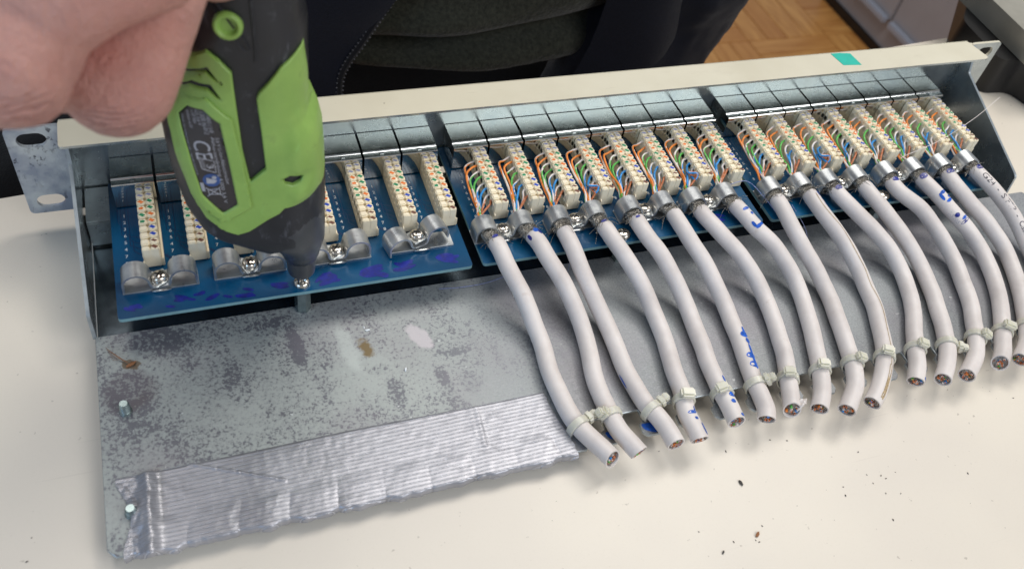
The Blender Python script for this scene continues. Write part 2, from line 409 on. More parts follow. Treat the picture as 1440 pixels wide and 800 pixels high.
# ------------------------------------------------------------------ mesh tools (mm)
class G:
    def __init__(self): self.v = []; self.f = []; self.mi = []; self.mats = []
    def mat(self, m):
        if m not in self.mats: self.mats.append(m)
        return self.mats.index(m)
    def add(self, vs, fs, m):
        o = len(self.v); k = self.mat(m)
        self.v += [tuple(map(float, p)) for p in vs]
        for f in fs:
            self.f.append(tuple(i + o for i in f)); self.mi.append(k)
        return self
    def box(self, x0, x1, y0, y1, z0, z1, m, bev=0.0, T=None):
        bm = bmesh.new()
        bmesh.ops.create_cube(bm, size=1)
        for v in bm.verts:
            v.co = Vector(((x0 + x1) / 2 + v.co.x * (x1 - x0), (y0 + y1) / 2 + v.co.y * (y1 - y0), (z0 + z1) / 2 + v.co.z * (z1 - z0)))
        if bev: bmesh.ops.bevel(bm, geom=bm.edges[:], offset=bev, segments=2, affect='EDGES')
        if T is not None: bmesh.ops.transform(bm, matrix=T, verts=bm.verts)
        bm.verts.index_update()
        self.add([v.co for v in bm.verts], [[v.index for v in f.verts] for f in bm.faces], m)
        bm.free(); return self
    def ring_skin(self, rings, m, cap0=True, cap1=True, closed=True):
        n = len(rings[0]); vs = [p for r in rings for p in r]; fs = []
        for i in range(len(rings) - 1):
            for j in range(n if closed else n - 1):
                a = i * n + j; b = i * n + (j + 1) % n
                fs.append((a, b, b + n, a + n))
        if cap0: fs.append(tuple(range(n - 1, -1, -1)))
        if cap1: fs.append(tuple((len(rings) - 1) * n + j for j in range(n)))
        return self.add(vs, fs, m)
    def tube(self, pts, r, m, n=8, cap0=True, cap1=True, shear=0.0):
        fr = frames(pts); rings = []
        for i, (p, t, u, w) in enumerate(fr):
            rr = r[i] if hasattr(r, '__len__') else r
            ring = []
            for j in range(n):
                a = 2 * math.pi * j / n
                q = u * (math.cos(a) * rr) + w * (math.sin(a) * rr)
                if shear and i == len(fr) - 1: q = q - t * (shear * q.z)
                ring.append(p + q)
            rings.append(ring)
        return self.ring_skin(rings, m, cap0, cap1)
    def lathe(self, c, axis, prof, m, n=24):
        c = Vector(c); ax = Vector(axis).normalized()
        u = ax.orthogonal().normalized(); w = ax.cross(u)
        rings = [[c + ax * h + (u * math.cos(2 * math.pi * j / n) + w * math.sin(2 * math.pi * j / n)) * max(r, 0.001) for j in range(n)] for r, h in prof]
        return self.ring_skin(rings, m)
    def strip(self, path, y0, y1, th, m, T=None):
        """bent sheet: path of (x, z) centreline, thickness th, extruded along y"""
        P = [Vector((x, 0, z)) for x, z in path]; up = []; dn = []
        for i in range(len(P)):
            t = (P[min(i + 1, len(P) - 1)] - P[max(i - 1, 0)]).normalized()
            nn = Vector((-t.z, 0, t.x))
            up.append(P[i] + nn * th / 2); dn.append(P[i] - nn * th / 2)
        loop = up + dn[::-1]; n = len(loop)
        vs = [Vector((p.x, y0, p.z)) for p in loop] + [Vector((p.x, y1, p.z)) for p in loop]
        if T is not None: vs = [T @ v for v in vs]
        k = len(P); fs = []
        for i in range(n): fs.append((i, i + n, (i + 1) % n + n, (i + 1) % n))
        for i in range(k - 1):
            a, b, c2, d = i, i + 1, n - 2 - i, n - 1 - i
            fs.append((a, b, c2, d)); fs.append((d + n, c2 + n, b + n, a + n))
        return self.add(vs, fs, m)
    def sheet(self, rings, th, m):
        """open grid of points given thickness downwards along local normals"""
        R, Cn = len(rings), len(rings[0])
        vs = [Vector(p) for r in rings for p in r]
        nr = [Vector((0, 0, 0)) for _ in vs]; fs = []
        for i in range(R - 1):
            for j in range(Cn - 1):
                q = (i * Cn + j, i * Cn + j + 1, (i + 1) * Cn + j + 1, (i + 1) * Cn + j)
                fs.append(q)
                nn = (vs[q[1]] - vs[q[0]]).cross(vs[q[3]] - vs[q[0]])
                for a in q: nr[a] += nn
        lo = [v - n_.normalized() * th for v, n_ in zip(vs, nr)]
        N = len(vs); g = list(fs) + [tuple(a + N for a in q[::-1]) for q in fs]
        bd = [j for j in range(Cn)] + [i * Cn + Cn - 1 for i in range(1, R)] + [(R - 1) * Cn + j for j in range(Cn - 2, -1, -1)] + [i * Cn for i in range(R - 2, 0, -1)]
        for a, b in zip(bd, bd[1:] + bd[:1]): g.append((b, a, a + N, b + N))
        return self.add(vs + lo, g, m)

def frames(pts):
    P = [Vector(p) for p in pts]; out = []
    t0 = (P[1] - P[0]).normalized(); u = t0.cross(Vector((0, 0, 1)))
    if u.length < 1e-3: u = Vector((1, 0, 0))
    u.normalize()
    for i in range(len(P)):
        t = (P[min(i + 1, len(P) - 1)] - P[max(i - 1, 0)]).normalized()
        u = (u - t * u.dot(t)).normalized()
        out.append((P[i], t, u.copy(), t.cross(u)))
    return out

def spline(ctrl, step):
    """Catmull-Rom through control points, resampled evenly"""
    c = [Vector(p) for p in ctrl]; c = [c[0] * 2 - c[1]] + c + [c[-1] * 2 - c[-2]]
    d = []
    for i in range(1, len(c) - 2):
        p0, p1, p2, p3 = c[i - 1:i + 3]
        for k in range(12):
            t = k / 12
            d.append(0.5 * ((2 * p1) + (p2 - p0) * t + (2 * p0 - 5 * p1 + 4 * p2 - p3) * t * t + (3 * p1 - p0 - 3 * p2 + p3) * t ** 3))
    d.append(c[-2])
    L = [0]
    for a, b in zip(d, d[1:]): L.append(L[-1] + (b - a).length)
    n = max(2, int(L[-1] / step)); out = []; j = 0
    for i in range(n + 1):
        s = L[-1] * i / n
        while j < len(L) - 2 and L[j + 1] < s: j += 1
        f = (s - L[j]) / max(1e-6, L[j + 1] - L[j])
        out.append(d[j].lerp(d[j + 1], min(1, f)))
    return out

def inpoly(P, poly):
    P = np.asarray(P, float).reshape(-1, 2); x, y = P[:, 0], P[:, 1]; r = np.zeros(len(P), bool); n = len(poly)
    for i in range(n):
        (x1, y1), (x2, y2) = poly[i], poly[(i + 1) % n]
        if y1 == y2: continue
        c = ((y1 > y) != (y2 > y)) & (x < (x2 - x1) * (y - y1) / (y2 - y1) + x1)
        r ^= c
    return r

def pdist(P, polys, closed=True):
    P = np.asarray(P, float).reshape(-1, 2); d = np.full(len(P), 1e9)
    for poly in polys:
        n = len(poly)
        for i in range(n if closed else n - 1):
            a = np.array(poly[i], float); b = np.array(poly[(i + 1) % n], float); e = b - a
            t = np.clip(((P - a) @ e) / max(1e-12, e @ e), 0, 1)
            d = np.minimum(d, np.linalg.norm(P - a - t[:, None] * e, axis=1))
    return d

def resample(poly, step):
    out = []; n = len(poly)
    for i in range(n):
        a = np.array(poly[i], float); b = np.array(poly[(i + 1) % n], float); k = max(1, int(np.linalg.norm(b - a) / step))
        for j in range(k): out.append(tuple(a + (b - a) * j / k))
    return out

def rounded(poly, r, seg=4):
    out = []; n = len(poly)
    for i in range(n):
        p0, p1, p2 = (np.array(poly[k % n], float) for k in (i - 1, i, i + 1))
        d0 = p0 - p1; d2 = p2 - p1; l0 = np.linalg.norm(d0); l2 = np.linalg.norm(d2)
        rr = min(r, 0.45 * l0, 0.45 * l2)
        a = p1 + d0 / l0 * rr; b = p1 + d2 / l2 * rr
        for k in range(seg + 1):
            t = k / seg
            out.append(tuple((1 - t) ** 2 * a + 2 * t * (1 - t) * p1 + t * t * b))
    return out

def cdt(outer, holes=(), step=None):
    loops = [resample(p, step) if step else list(p) for p in [outer] + list(holes)]
    pts = []; edges = []; idx = []
    for lp in loops:
        o = len(pts); pts += lp; n = len(lp); idx.append(list(range(o, o + n)))
        edges += [(o + i, o + (i + 1) % n) for i in range(n)]
    if step:
        A = np.array(loops[0]); lo = A.min(0); hi = A.max(0)
        gx = np.arange(lo[0], hi[0], step * 1.1); gy = np.arange(lo[1], hi[1], step * 0.95)
        Q = np.array([(x + (0.5 * step if k % 2 else 0), y) for k, y in enumerate(gy) for x in gx])
        keep = inpoly(Q, loops[0]) & (pdist(Q, loops) > 0.55 * step)
        for h in loops[1:]: keep &= ~inpoly(Q, h)
        pts += [tuple(q) for q in Q[keep]]
    v, e, f, ov, oe, of = delaunay_2d_cdt([Vector(p) for p in pts], edges, [], 0, 1e-5)
    V = np.array([tuple(x) for x in v])
    cen = np.array([V[list(t)].mean(0) for t in f])
    ok = inpoly(cen, loops[0])
    for h in loops[1:]: ok &= ~inpoly(cen, h)
    F = []
    for t, k in zip(f, ok):
        if not k: continue
        a, b, c = V[t[0]], V[t[1]], V[t[2]]
        cr = (b[0] - a[0]) * (c[1] - a[1]) - (b[1] - a[1]) * (c[0] - a[0])
        if abs(cr) < 1e-9: continue
        F.append(tuple(t) if cr > 0 else tuple(t[::-1]))
    back = {}
    for i, o in enumerate(ov):
        for k in o: back[k] = i
    L = [[back[i] for i in lp if i in back] for lp in idx]
    return V, F, L

def plate(g, outer, holes, m, top, bot, step=None, mside=None, mbot=None):
    """flat or curved plate: top/bot map (a, b) -> point"""
    V, F, L = cdt(outer, holes, step)
    n = len(V)
    tv = [top(*p) for p in V]; bv = [bot(*p) for p in V]
    g.add(tv, F, m)
    g.add(bv, [f[::-1] for f in F], mbot or m)
    for k, lp in enumerate(L):
        o = len(g.v)
        fs = []
        for a, b in zip(range(len(lp)), list(range(1, len(lp))) + [0]):
            q = (a, b, b + len(lp), a + len(lp))
            fs.append(q)
        g.add([tv[i] for i in lp] + [bv[i] for i in lp], fs, mside or m)
    return g

# ------------------------------------------------------------------ object tools
ORG = {}
def empty(name, loc, parent=None):
    o = bpy.data.objects.new(name, None)
    o.empty_display_size = 0.01
    COL.objects.link(o); ORG[o] = Vector(loc)
    base = ORG[parent] if parent else Vector((0, 0, 0))
    if parent: o.parent = parent
    o.location = (Vector(loc) - base) * K
    return o

def mesh_of(name, g, origin=(0, 0, 0), smooth=40):
    me = bpy.data.meshes.new(name)
    og = Vector(origin)
    me.from_pydata([tuple((Vector(v) - og) * K) for v in g.v], [], g.f)
    for m in g.mats: me.materials.append(m)
    me.polygons.foreach_set('material_index', g.mi)
    me.update()
    bm = bmesh.new(); bm.from_mesh(me)
    bmesh.ops.remove_doubles(bm, verts=bm.verts, dist=1e-7)
    bmesh.ops.recalc_face_normals(bm, faces=bm.faces)
    bm.to_mesh(me); bm.free()
    if smooth:
        me.shade_smooth(); me.set_sharp_from_angle(angle=math.radians(smooth))
    return me

def obj(name, g, parent=None, origin=None, smooth=40, mesh=None):
    if origin is None: origin = ORG[parent] if parent else (0, 0, 0)
    me = mesh or mesh_of(name, g, origin, smooth)
    o = bpy.data.objects.new(name, me)
    COL.objects.link(o); ORG[o] = Vector(origin)
    base = ORG[parent] if parent else Vector((0, 0, 0))
    if parent: o.parent = parent
    o.location = (Vector(origin) - base) * K
    return o

def tag(o, label=None, cat=None, group=None, kind=None):
    if label: o['label'] = label
    if cat: o['category'] = cat
    if group: o['group'] = group
    if kind: o['kind'] = kind
    return o

_txt = {}
def text_mesh(s, size):
    """flat glyph triangles in mm, baseline at y = 0"""
    if s not in _txt:
        cu = bpy.data.curves.new('lettering', 'FONT'); cu.body = s; cu.size = 1.0; cu.resolution_u = 3
        o = bpy.data.objects.new('lettering', cu); COL.objects.link(o)
        bpy.context.view_layer.update()
        me = bpy.data.meshes.new_from_object(o.evaluated_get(bpy.context.evaluated_depsgraph_get()))
        _txt[s] = ([tuple(v.co) for v in me.vertices], [tuple(p.vertices) for p in me.polygons])
        bpy.data.objects.remove(o); bpy.data.curves.remove(cu); bpy.data.meshes.remove(me)
    v, f = _txt[s]
    return [(x * size, y * size) for x, y, _ in v], f

# ------------------------------------------------------------------ surveyed shapes (mm)
CABLES=[[(152.7, -51.0, 17.8), (152.7, -58.0, 17.9), (155.3, -68.3, 18.0), (156.4, -77.8, 16.0), (159.4, -88.1, 11.3), (161.5, -97.6, 6.3), (162.6, -109.3, 2.3), (161.4, -121.2, 2.0), (161.4, -132.0, 2.0), (162.0, -141.3, 2.0), (163.3, -147.2, 2.0), (166.3, -154.2, 2.0), (169.1, -159.9, 2.0), (170.8, -164.0, 2.0)], [(169.3, -51.0, 17.8), (169.3, -58.0, 17.9), (172.3, -68.7, 18.0), (174.1, -77.0, 16.3), (178.2, -87.5, 11.6), (180.7, -98.5, 5.9), (181.5, -109.8, 2.2), (178.2, -125.8, 2.0), (177.2, -136.6, 2.0), (177.2, -145.7, 2.0), (177.9, -152.7, 2.0), (180.1, -159.5, 2.0), (181.6, -163.9, 2.0)], [(185.6, -51.0, 17.8), (185.6, -58.0, 17.9), (185.6, -67.5, 18.0), (186.4, -75.8, 16.7), (187.6, -85.4, 12.7), (189.9, -94.4, 7.9), (191.8, -103.9, 3.7), (192.3, -115.3, 2.0), (191.6, -128.0, 2.0), (192.1, -137.6, 2.0), (193.2, -145.4, 2.0), (195.0, -150.7, 2.0), (196.6, -157.2, 2.0), (197.0, -164.0, 2.0)], [(202.2, -51.0, 17.8), (202.2, -58.0, 17.9), (203.9, -67.1, 18.0), (205.2, -73.7, 17.3), (208.8, -82.7, 14.0), (212.5, -92.9, 8.7), (214.2, -103.1, 4.0), (214.0, -115.7, 2.0), (211.0, -132.4, 2.0), (209.4, -144.1, 2.0), (207.4, -152.0, 2.0), (207.3, -158.5, 2.0), (207.1, -164.5, 2.0)], [(219.3, -51.0, 17.8), (219.3, -58.0, 17.9), (219.6, -65.3, 18.0), (221.3, -75.3, 16.9), (224.8, -82.8, 13.9), (228.3, -93.7, 8.3), (229.9, -102.3, 4.3), (229.8, -112.5, 2.0), (228.5, -123.6, 2.0), (226.6, -134.1, 2.0), (225.6, -145.3, 2.0), (225.6, -153.0, 2.0), (225.0, -160.8, 2.0)], [(235.9, -51.0, 17.8), (235.9, -58.0, 17.9), (238.1, -63.8, 18.0), (239.1, -74.5, 17.1), (242.9, -85.8, 12.4), (246.3, -96.2, 7.0), (247.8, -107.1, 2.8), (245.8, -122.6, 2.0), (243.5, -135.2, 2.0), (241.5, -145.5, 2.0), (241.2, -151.5, 2.0), (240.0, -158.0, 2.0), (237.7, -162.5, 2.0)], [(251.1, -51.0, 17.8), (251.1, -58.0, 17.9), (251.9, -68.5, 18.0), (255.6, -77.7, 16.1), (262.0, -87.6, 11.5), (266.2, -96.8, 6.7), (267.9, -106.4, 2.9), (266.2, -118.3, 2.0), (263.7, -127.5, 2.0), (261.1, -136.3, 2.0), (257.3, -145.5, 2.0), (253.7, -153.5, 2.0), (250.3, -161.1, 2.0)], [(267.7, -51.0, 17.8), (267.7, -58.0, 17.9), (270.2, -67.8, 18.0), (273.8, -77.8, 16.1), (280.6, -87.1, 11.8), (285.2, -98.0, 6.1), (285.7, -109.5, 2.3), (282.1, -121.7, 2.0), (278.9, -130.8, 2.0), (275.2, -140.4, 2.0), (270.8, -150.4, 2.0), (266.7, -157.4, 2.0), (262.0, -163.2, 2.0)], [(291.7, -51.0, 17.8), (291.7, -58.0, 17.9), (291.7, -68.2, 18.0), (291.7, -77.8, 16.1), (295.0, -89.0, 10.8), (298.3, -100.7, 5.0), (299.0, -111.0, 2.1), (295.6, -124.2, 2.0), (292.8, -133.8, 2.0), (289.9, -142.7, 2.0), (287.6, -149.6, 2.0), (282.9, -157.6, 2.0), (273.0, -166.5, 2.0)], [(308.3, -51.0, 17.8), (308.3, -58.0, 17.9), (309.5, -65.4, 18.0), (310.3, -75.1, 16.9), (316.2, -88.5, 11.0), (319.8, -100.6, 5.0), (319.4, -111.8, 2.0), (316.6, -122.9, 2.0), (311.5, -134.9, 2.0), (306.7, -144.6, 2.0), (300.6, -152.6, 2.0), (291.9, -161.5, 2.0), (285.6, -166.0, 2.0)], [(323.7, -51.0, 17.8), (323.7, -58.0, 17.9), (324.5, -67.6, 18.0), (328.1, -77.5, 16.2), (335.1, -87.3, 11.7), (340.6, -96.4, 6.9), (342.1, -106.3, 3.0), (339.2, -117.1, 2.0), (334.7, -126.7, 2.0), (327.1, -138.3, 2.0), (321.7, -146.9, 2.0), (317.0, -154.4, 2.0), (311.3, -161.2, 2.0)], [(340.3, -51.0, 17.8), (340.3, -58.0, 17.9), (341.0, -67.3, 18.0), (343.2, -77.8, 16.1), (349.4, -89.8, 10.4), (353.5, -102.2, 4.3), (351.7, -116.2, 2.0), (346.5, -130.2, 2.0), (341.0, -142.3, 2.0), (337.1, -149.3, 2.0), (330.3, -157.4, 2.0), (324.1, -163.1, 2.0)], [(357.7, -51.0, 17.8), (357.7, -58.0, 17.9), (357.3, -71.1, 17.8), (364.7, -81.0, 14.7), (370.5, -92.4, 9.0), (373.5, -104.4, 3.5), (369.4, -119.8, 2.0), (364.4, -130.9, 2.0), (359.0, -140.1, 2.0), (353.9, -148.1, 2.0), (346.7, -156.3, 2.0), (336.6, -163.7, 2.0)], [(374.3, -51.0, 17.8), (374.3, -58.0, 17.9), (375.6, -70.6, 17.8), (379.9, -80.7, 14.9), (387.6, -93.0, 8.7), (391.4, -103.4, 3.9), (388.7, -117.0, 2.0), (381.8, -130.2, 2.0), (374.3, -141.3, 2.0), (366.1, -151.8, 2.0), (361.4, -157.4, 2.0), (356.3, -161.7, 2.0)], [(391.2, -51.0, 17.8), (391.2, -58.0, 17.9), (390.6, -68.3, 18.0), (393.5, -79.8, 15.3), (401.2, -92.2, 9.1), (405.2, -104.5, 3.5), (401.6, -117.3, 2.0), (394.7, -130.7, 2.0), (387.6, -142.0, 2.0), (379.7, -152.7, 2.0), (374.3, -157.5, 2.0), (367.4, -162.3, 2.0)], [(407.8, -51.0, 17.8), (407.8, -58.0, 17.9), (408.8, -69.5, 17.9), (412.7, -79.5, 15.4), (417.6, -91.0, 9.8), (419.5, -101.2, 4.7), (417.1, -114.8, 2.0), (408.2, -131.2, 2.0), (400.7, -142.7, 2.0), (392.9, -153.5, 2.0), (384.7, -161.8, 2.0)]]
TAPE_LEFT=[(3.3, -130.7), (5.0, -134.6), (6.7, -139.0), (7.8, -142.4), (6.9, -146.8), (5.4, -150.9), (4.3, -154.8)]
TAPE_RIGHT=[(156.8, -127.2), (157.2, -134.3), (158.3, -141.7), (160.1, -148.5), (160.5, -155.5)]
ST_pale=[(89.9, -76.5), (93.1, -74.6), (96.3, -77.1), (95.2, -86.0), (97.1, -95.2), (97.3, -103.8), (94.9, -108.3), (92.0, -103.3), (90.9, -95.6), (90.4, -84.9)]
ST_rust=[(98.3, -85.9), (103.1, -87.7), (102.8, -94.7), (101.6, -98.6), (98.9, -94.6), (96.6, -89.8)]
ST_pink=[(121.4, -85.0), (125.9, -87.1), (129.7, -92.7), (128.9, -97.6), (124.4, -99.8), (122.9, -94.8)]
ST_pinkdot=[(176.6, -88.3), (178.5, -91.8), (174.8, -97.6), (170.8, -95.6), (171.7, -91.2)]
CHIPS=[(98.0, -84.8), (97.0, -83.1), (111.1, -101.1), (108.1, -106.3)]
CRUMBS=[(220.5, -180.5), (200.6, -203.7), (268.8, -187.6), (273.0, -189.9), (273.5, -193.8), (280.0, -193.3), (285.6, -191.8), (282.2, -200.5), (272.3, -209.3), (316.0, -200.0), (275.4, -180.1), (216.5, -200.9), (220.1, -198.3), (215.9, -203.6), (206.4, -201.1), (194.9, -160.0), (221.3, -166.5), (241.8, -166.2), (248.6, -168.2), (195.4, -194.2), (260.4, -192.1), (-25.0, -147.0), (-23.6, -139.0), (259.2, -195.6), (278.7, -191.7), (276.1, -198.9), (214.9, -202.7), (361.8, -173.9), (245.0, -146.7)]
D_BASE=[(-25.8, 134.6), (-29.1, 107.9), (-36.4, 90.3), (-39.8, 80.8), (-39.7, 72.7), (-38.8, 62.6), (-37.1, 50.6), (-33.4, 40.4), (-28.4, 34.9), (-19.2, 30.3), (-10.8, 26.4), (-4.4, 27.8), (4.5, 28.9), (8.5, 38.8), (9.3, 44.4), (9.3, 60.8), (8.7, 80.5), (7.4, 86.2), (4.9, 90.4), (5.0, 108.6), (5.2, 118.1), (4.4, 125.0), (3.3, 137.9)]
D_GREEN=[(-30.4, 107.1), (-22.3, 116.1), (-19.1, 114.6), (-16.1, 111.2), (-16.0, 105.5), (-15.8, 98.0), (-15.4, 83.3), (-14.1, 70.8), (-9.1, 76.0), (-9.5, 90.0), (-10.1, 102.5), (-9.4, 104.5), (-3.0, 112.0), (3.6, 115.3), (4.6, 102.5), (4.6, 96.4), (7.4, 88.0), (8.6, 81.8), (9.1, 71.5), (9.2, 63.2), (8.7, 61.1), (6.4, 61.6), (3.8, 60.8), (0.1, 60.0), (-4.4, 59.0), (-5.9, 56.8), (-9.5, 54.3), (-15.7, 49.0), (-19.6, 47.5), (-23.2, 49.3), (-28.8, 54.9), (-32.1, 63.8), (-33.5, 72.2), (-34.5, 76.5), (-35.8, 85.0), (-36.9, 87.4), (-35.0, 93.3), (-32.7, 100.4)]
D_V1=[(-31.4, 102.7), (-22.6, 111.2), (-19.8, 107.6), (-20.7, 107.7), (-23.2, 109.3), (-31.7, 101.6)]
D_V2=[(-33.0, 98.2), (-27.5, 104.0), (-22.2, 105.9), (-19.7, 102.2), (-20.7, 102.2), (-23.2, 104.0), (-28.1, 102.2), (-33.9, 96.2)]
D_V3=[(-4.3, 71.7), (-2.1, 72.8), (2.0, 71.3), (1.0, 69.3), (-1.4, 68.6), (-3.7, 69.8)]
D_RINGO=[(-34.5, 92.6), (-31.1, 98.3), (-23.7, 101.9), (-17.2, 95.9), (-16.8, 91.4), (-15.7, 82.6), (-14.2, 60.9), (-18.8, 57.2), (-23.3, 54.5), (-27.7, 58.6), (-30.6, 63.0), (-32.7, 70.3), (-33.3, 78.2)]
D_LABEL=[(-32.5, 92.7), (-29.6, 96.8), (-25.1, 98.1), (-20.8, 94.6), (-19.6, 79.7), (-18.5, 62.1), (-23.2, 58.5), (-28.5, 66.3), (-30.6, 82.6)]
D_BTN=(-15.7, 126.0)
D_BTNR=3.612478373637688
D_TXT={'CE': [(-29.2, 87.5), (-28.5, 80.7)], '3': [(-26.1, 79.3), (-25.8, 77.2)], 'L1': [(-22.5, 89.3), (-21.0, 70.6)], 'L2': [(-23.8, 89.4), (-22.4, 62.8)], 'S1': [(-24.5, 96.3), (-23.9, 90.9)], 'S2': [(-26.2, 97.2), (-25.3, 90.1)], 'S3': [(-27.6, 96.9), (-26.8, 92.6)], 'S4': [(-28.8, 96.3), (-28.2, 92.7)], 'S5': [(-30.1, 95.3), (-29.4, 90.8)], 'T1': [(-31.7, 93.2), (-29.2, 74.4)], 'bin': [(-26.7, 69.5), (-23.3, 65.9)], 'blue': [(-25.2, 72.6), (-24.7, 72.8)], 'bar': [(-28.8, 71.3), (-28.5, 67.1)], 'bx0': [(-28.1, 81.4), (-23.8, 80.3)], 'bx1': [(-27.5, 77.1), (-23.6, 75.6)]}
HAND={'A': [(10.8, -124.0, 160.4, 12.8), (16.9, -115.0, 167.3, 13.4), (27.0, -103.2, 172.6, 15.5), (35.8, -80.5, 180.6, 14)], 'D2': [(18.6, -115.4, 169.0, 13.2), (30.3, -112.4, 173.5, 12.3), (41.9, -109.3, 174.1, 10.8)], 'A0': [(12.8, -125.0, 157.8, 9.9), (10.8, -124.0, 160.4, 12.8)], 'B': [(29.9, -107.0, 142.9, 14.0), (35.2, -100.7, 150.0, 13.1), (41.3, -96.9, 159.5, 11.9), (49.8, -85.1, 176.2, 13)], 'A2': [(10.8, -124.0, 160.4, 12.8), (9.9, -101.5, 142.8, 10.0), (22.2, -82.6, 125.4, 9), (31.4, -79.1, 126.6, 8)], 'B2': [(29.9, -107.0, 142.9, 13.8), (31.8, -95.5, 135.3, 10.0), (38.2, -80.2, 131.2, 7.5), (40.7, -74.1, 129.0, 7.0)], 'Cc': [(49.8, -85.1, 176.2, 13), (55.8, -89.0, 162.3, 10.5), (62.8, -65.3, 150.3, 8.5), (67.6, -55.5, 146.7, 7.5)], 'Dd': [(64.0, -76.7, 182.0, 12.5), (71.0, -78.8, 167.3, 10), (77.4, -57.5, 155.8, 8.0), (79.1, -51.8, 151.7, 7)], 'P': [(35.6, -75.1, 178.1, 22), (54.3, -62.6, 182.3, 24), (43.5, -25.1, 180.4, 26)], 'T': [(27.9, -35.8, 172.2, 18), (40.1, -31.0, 138.3, 12), (59.0, -31.3, 128.6, 10), (66.8, -34.4, 125.4, 9)], 'W': [(43.5, -25.1, 180.4, 26), (41.8, 19.6, 187.8, 24)]}

# ================================================================== SETTING
TZ = -9.0            # table top height
g = G()
g.box(-2500, 4500, -2600, 3500, -790, -753, M['parquet'])
floor = tag(obj('floor', g, origin=(0, 0, -750)), kind='structure')
board_me = {}
for L_, W_ in ((200, 50),):
    gg = G(); gg.box(-L_ / 2 + 0.6, L_ / 2 - 0.6, -W_ / 2 + 0.6, W_ / 2 - 0.6, -9, 0, M['parquet'], 0.8)
    pm = mesh_of('floor_plank', gg, (0, 0, 0), 30)
for i in range(6):
    for j in range(6):
        for k in range(4):
            cx, cy = 900 + 200 * i, 760 + 200 * j
            o = bpy.data.objects.new('floor_plank', pm); COL.objects.link(o); o.parent = floor
            t = (k - 1.5) * 50
            if (i + j) % 2:
                o.location = (cx * K, (cy + t) * K, random.uniform(-0.3, 0.3) * K)
            else:
                o.location = ((cx + t) * K, cy * K, random.uniform(-0.3, 0.3) * K)
                o.rotation_euler = (0, 0, math.pi / 2)

# table
g = G()
tp = [(-520, -620), (980, -620), (980, 120), (458 + 0, 69), (-35.5, 21), (-520, -26)]
tp = rounded(tp, 3, 3)
plate(g, tp, [], M['table'], lambda x, y: (x, y, TZ), lambda x, y: (x, y, TZ - 25), mside=M['beige'])
table = empty('table', (200, -250, -750))
obj('table_top', g, table, (0, 0, 0), 30)
for x in (-480, 940):
    for y in (-580, -90):
        g = G(); g.box(x - 20, x + 20, y - 20, y + 20, -749, TZ - 25.3, M['cab_strip'], 2)
        obj('leg', g, table, (x, y, -749))
tag(table, 'pale beige laminate table top dusted with small dark crumbs under the patch panel', 'table')

# grey cabinet on the floor beyond the table
cb = empty('cabinet', (1760, 990, -750))
g = G(); g.box(1482, 2000, 540, 1198, -749, -140, M['cabinet'], 3); obj('carcass', g, cb)
g = G(); g.box(1472, 1481.5, 760, 976, -668, -150, M['cabinet'], 2); obj('door', g, cb)
g = G(); g.box(1472, 1481.5, 980, 1198, -668, -150, M['cabinet'], 2); obj('door', g, cb)
g = G(); g.box(1472, 1481.5, 540, 756, -668, -150, M['cabinet'], 2); obj('door', g, cb)
g = G(); g.box(1460, 1471.5, 764, 972, -676, -660, M['cab_strip'], 3); obj('handle_strip', g, cb)
g = G(); g.box(1460, 1471.5, 984, 1194, -676, -660, M['cab_strip'], 3); obj('handle_strip', g, cb)
g = G(); g.box(1476, 1481.5, 540, 1198, -749.5, -730, M['case']); obj('plinth', g, cb)
tag(cb, 'grey three-door cabinet with light handle strips standing on the parquet floor', 'cabinet')

# black equipment case on the table behind the right ear
ck = empty('equipment_case', (590, 10, TZ))
g = G()
cpoly = rounded([(497, 19), (517, 17), (524, -8), (560, -60), (700, -40), (700, 140), (560, 120), (500, 60)], 6)
plate(g, cpoly, [], M['case'], lambda x, y: (x, y, TZ + 24), lambda x, y: (x, y, TZ + 0.3))
obj('body', g, ck)
g = G()
T_ = Matrix.Translation((0, 0, 0))
g.tube([(520, 6, TZ + 9), (526, -14, TZ + 9), (561, -64, TZ + 9), (600, -60, TZ + 9)], 1.6, M['cab_strip'], 8)
obj('trim', g, ck)
g = G(); g.box(530, 690, -10, 110, TZ + 24.1, TZ + 27, M['case'], 1.0); obj('lid', g, ck)
tag(ck, 'glossy black equipment case with grey trim on the table behind the right bracket', 'case')
g = G()
P1, P2 = Vector((528.6, 110.2, 27.0)), Vector((522.5, 8.1, 27.6))
g = G()
ax = (P2 - P1).normalized(); sd = ax.cross(Vector((0, 0, 1))).normalized(); upv = sd.cross(ax)
for a, b, c2, d in ((-14, 14, 0, 2.5), (-14, -11.5, -12, 0), (11.5, 14, -12, 0)):
    vs = [P + sd * x + upv * z for P in (P1, P2) for x, z in ((a, c2), (b, c2), (b, d), (a, d))]
    g.add(vs, [(0, 1, 2, 3), (7, 6, 5, 4), (0, 4, 5, 1), (1, 5, 6, 2), (2, 6, 7, 3), (3, 7, 4, 0)], M['rail'])
r_ = obj('metal_channel', g, origin=tuple((P1 + P2) / 2))
tag(r_, 'pale metal channel leaning over the black case at the right edge', 'rail')

# ================================================================== PATCH PANEL
panel = empty('patch_panel', (220, -70, TZ))
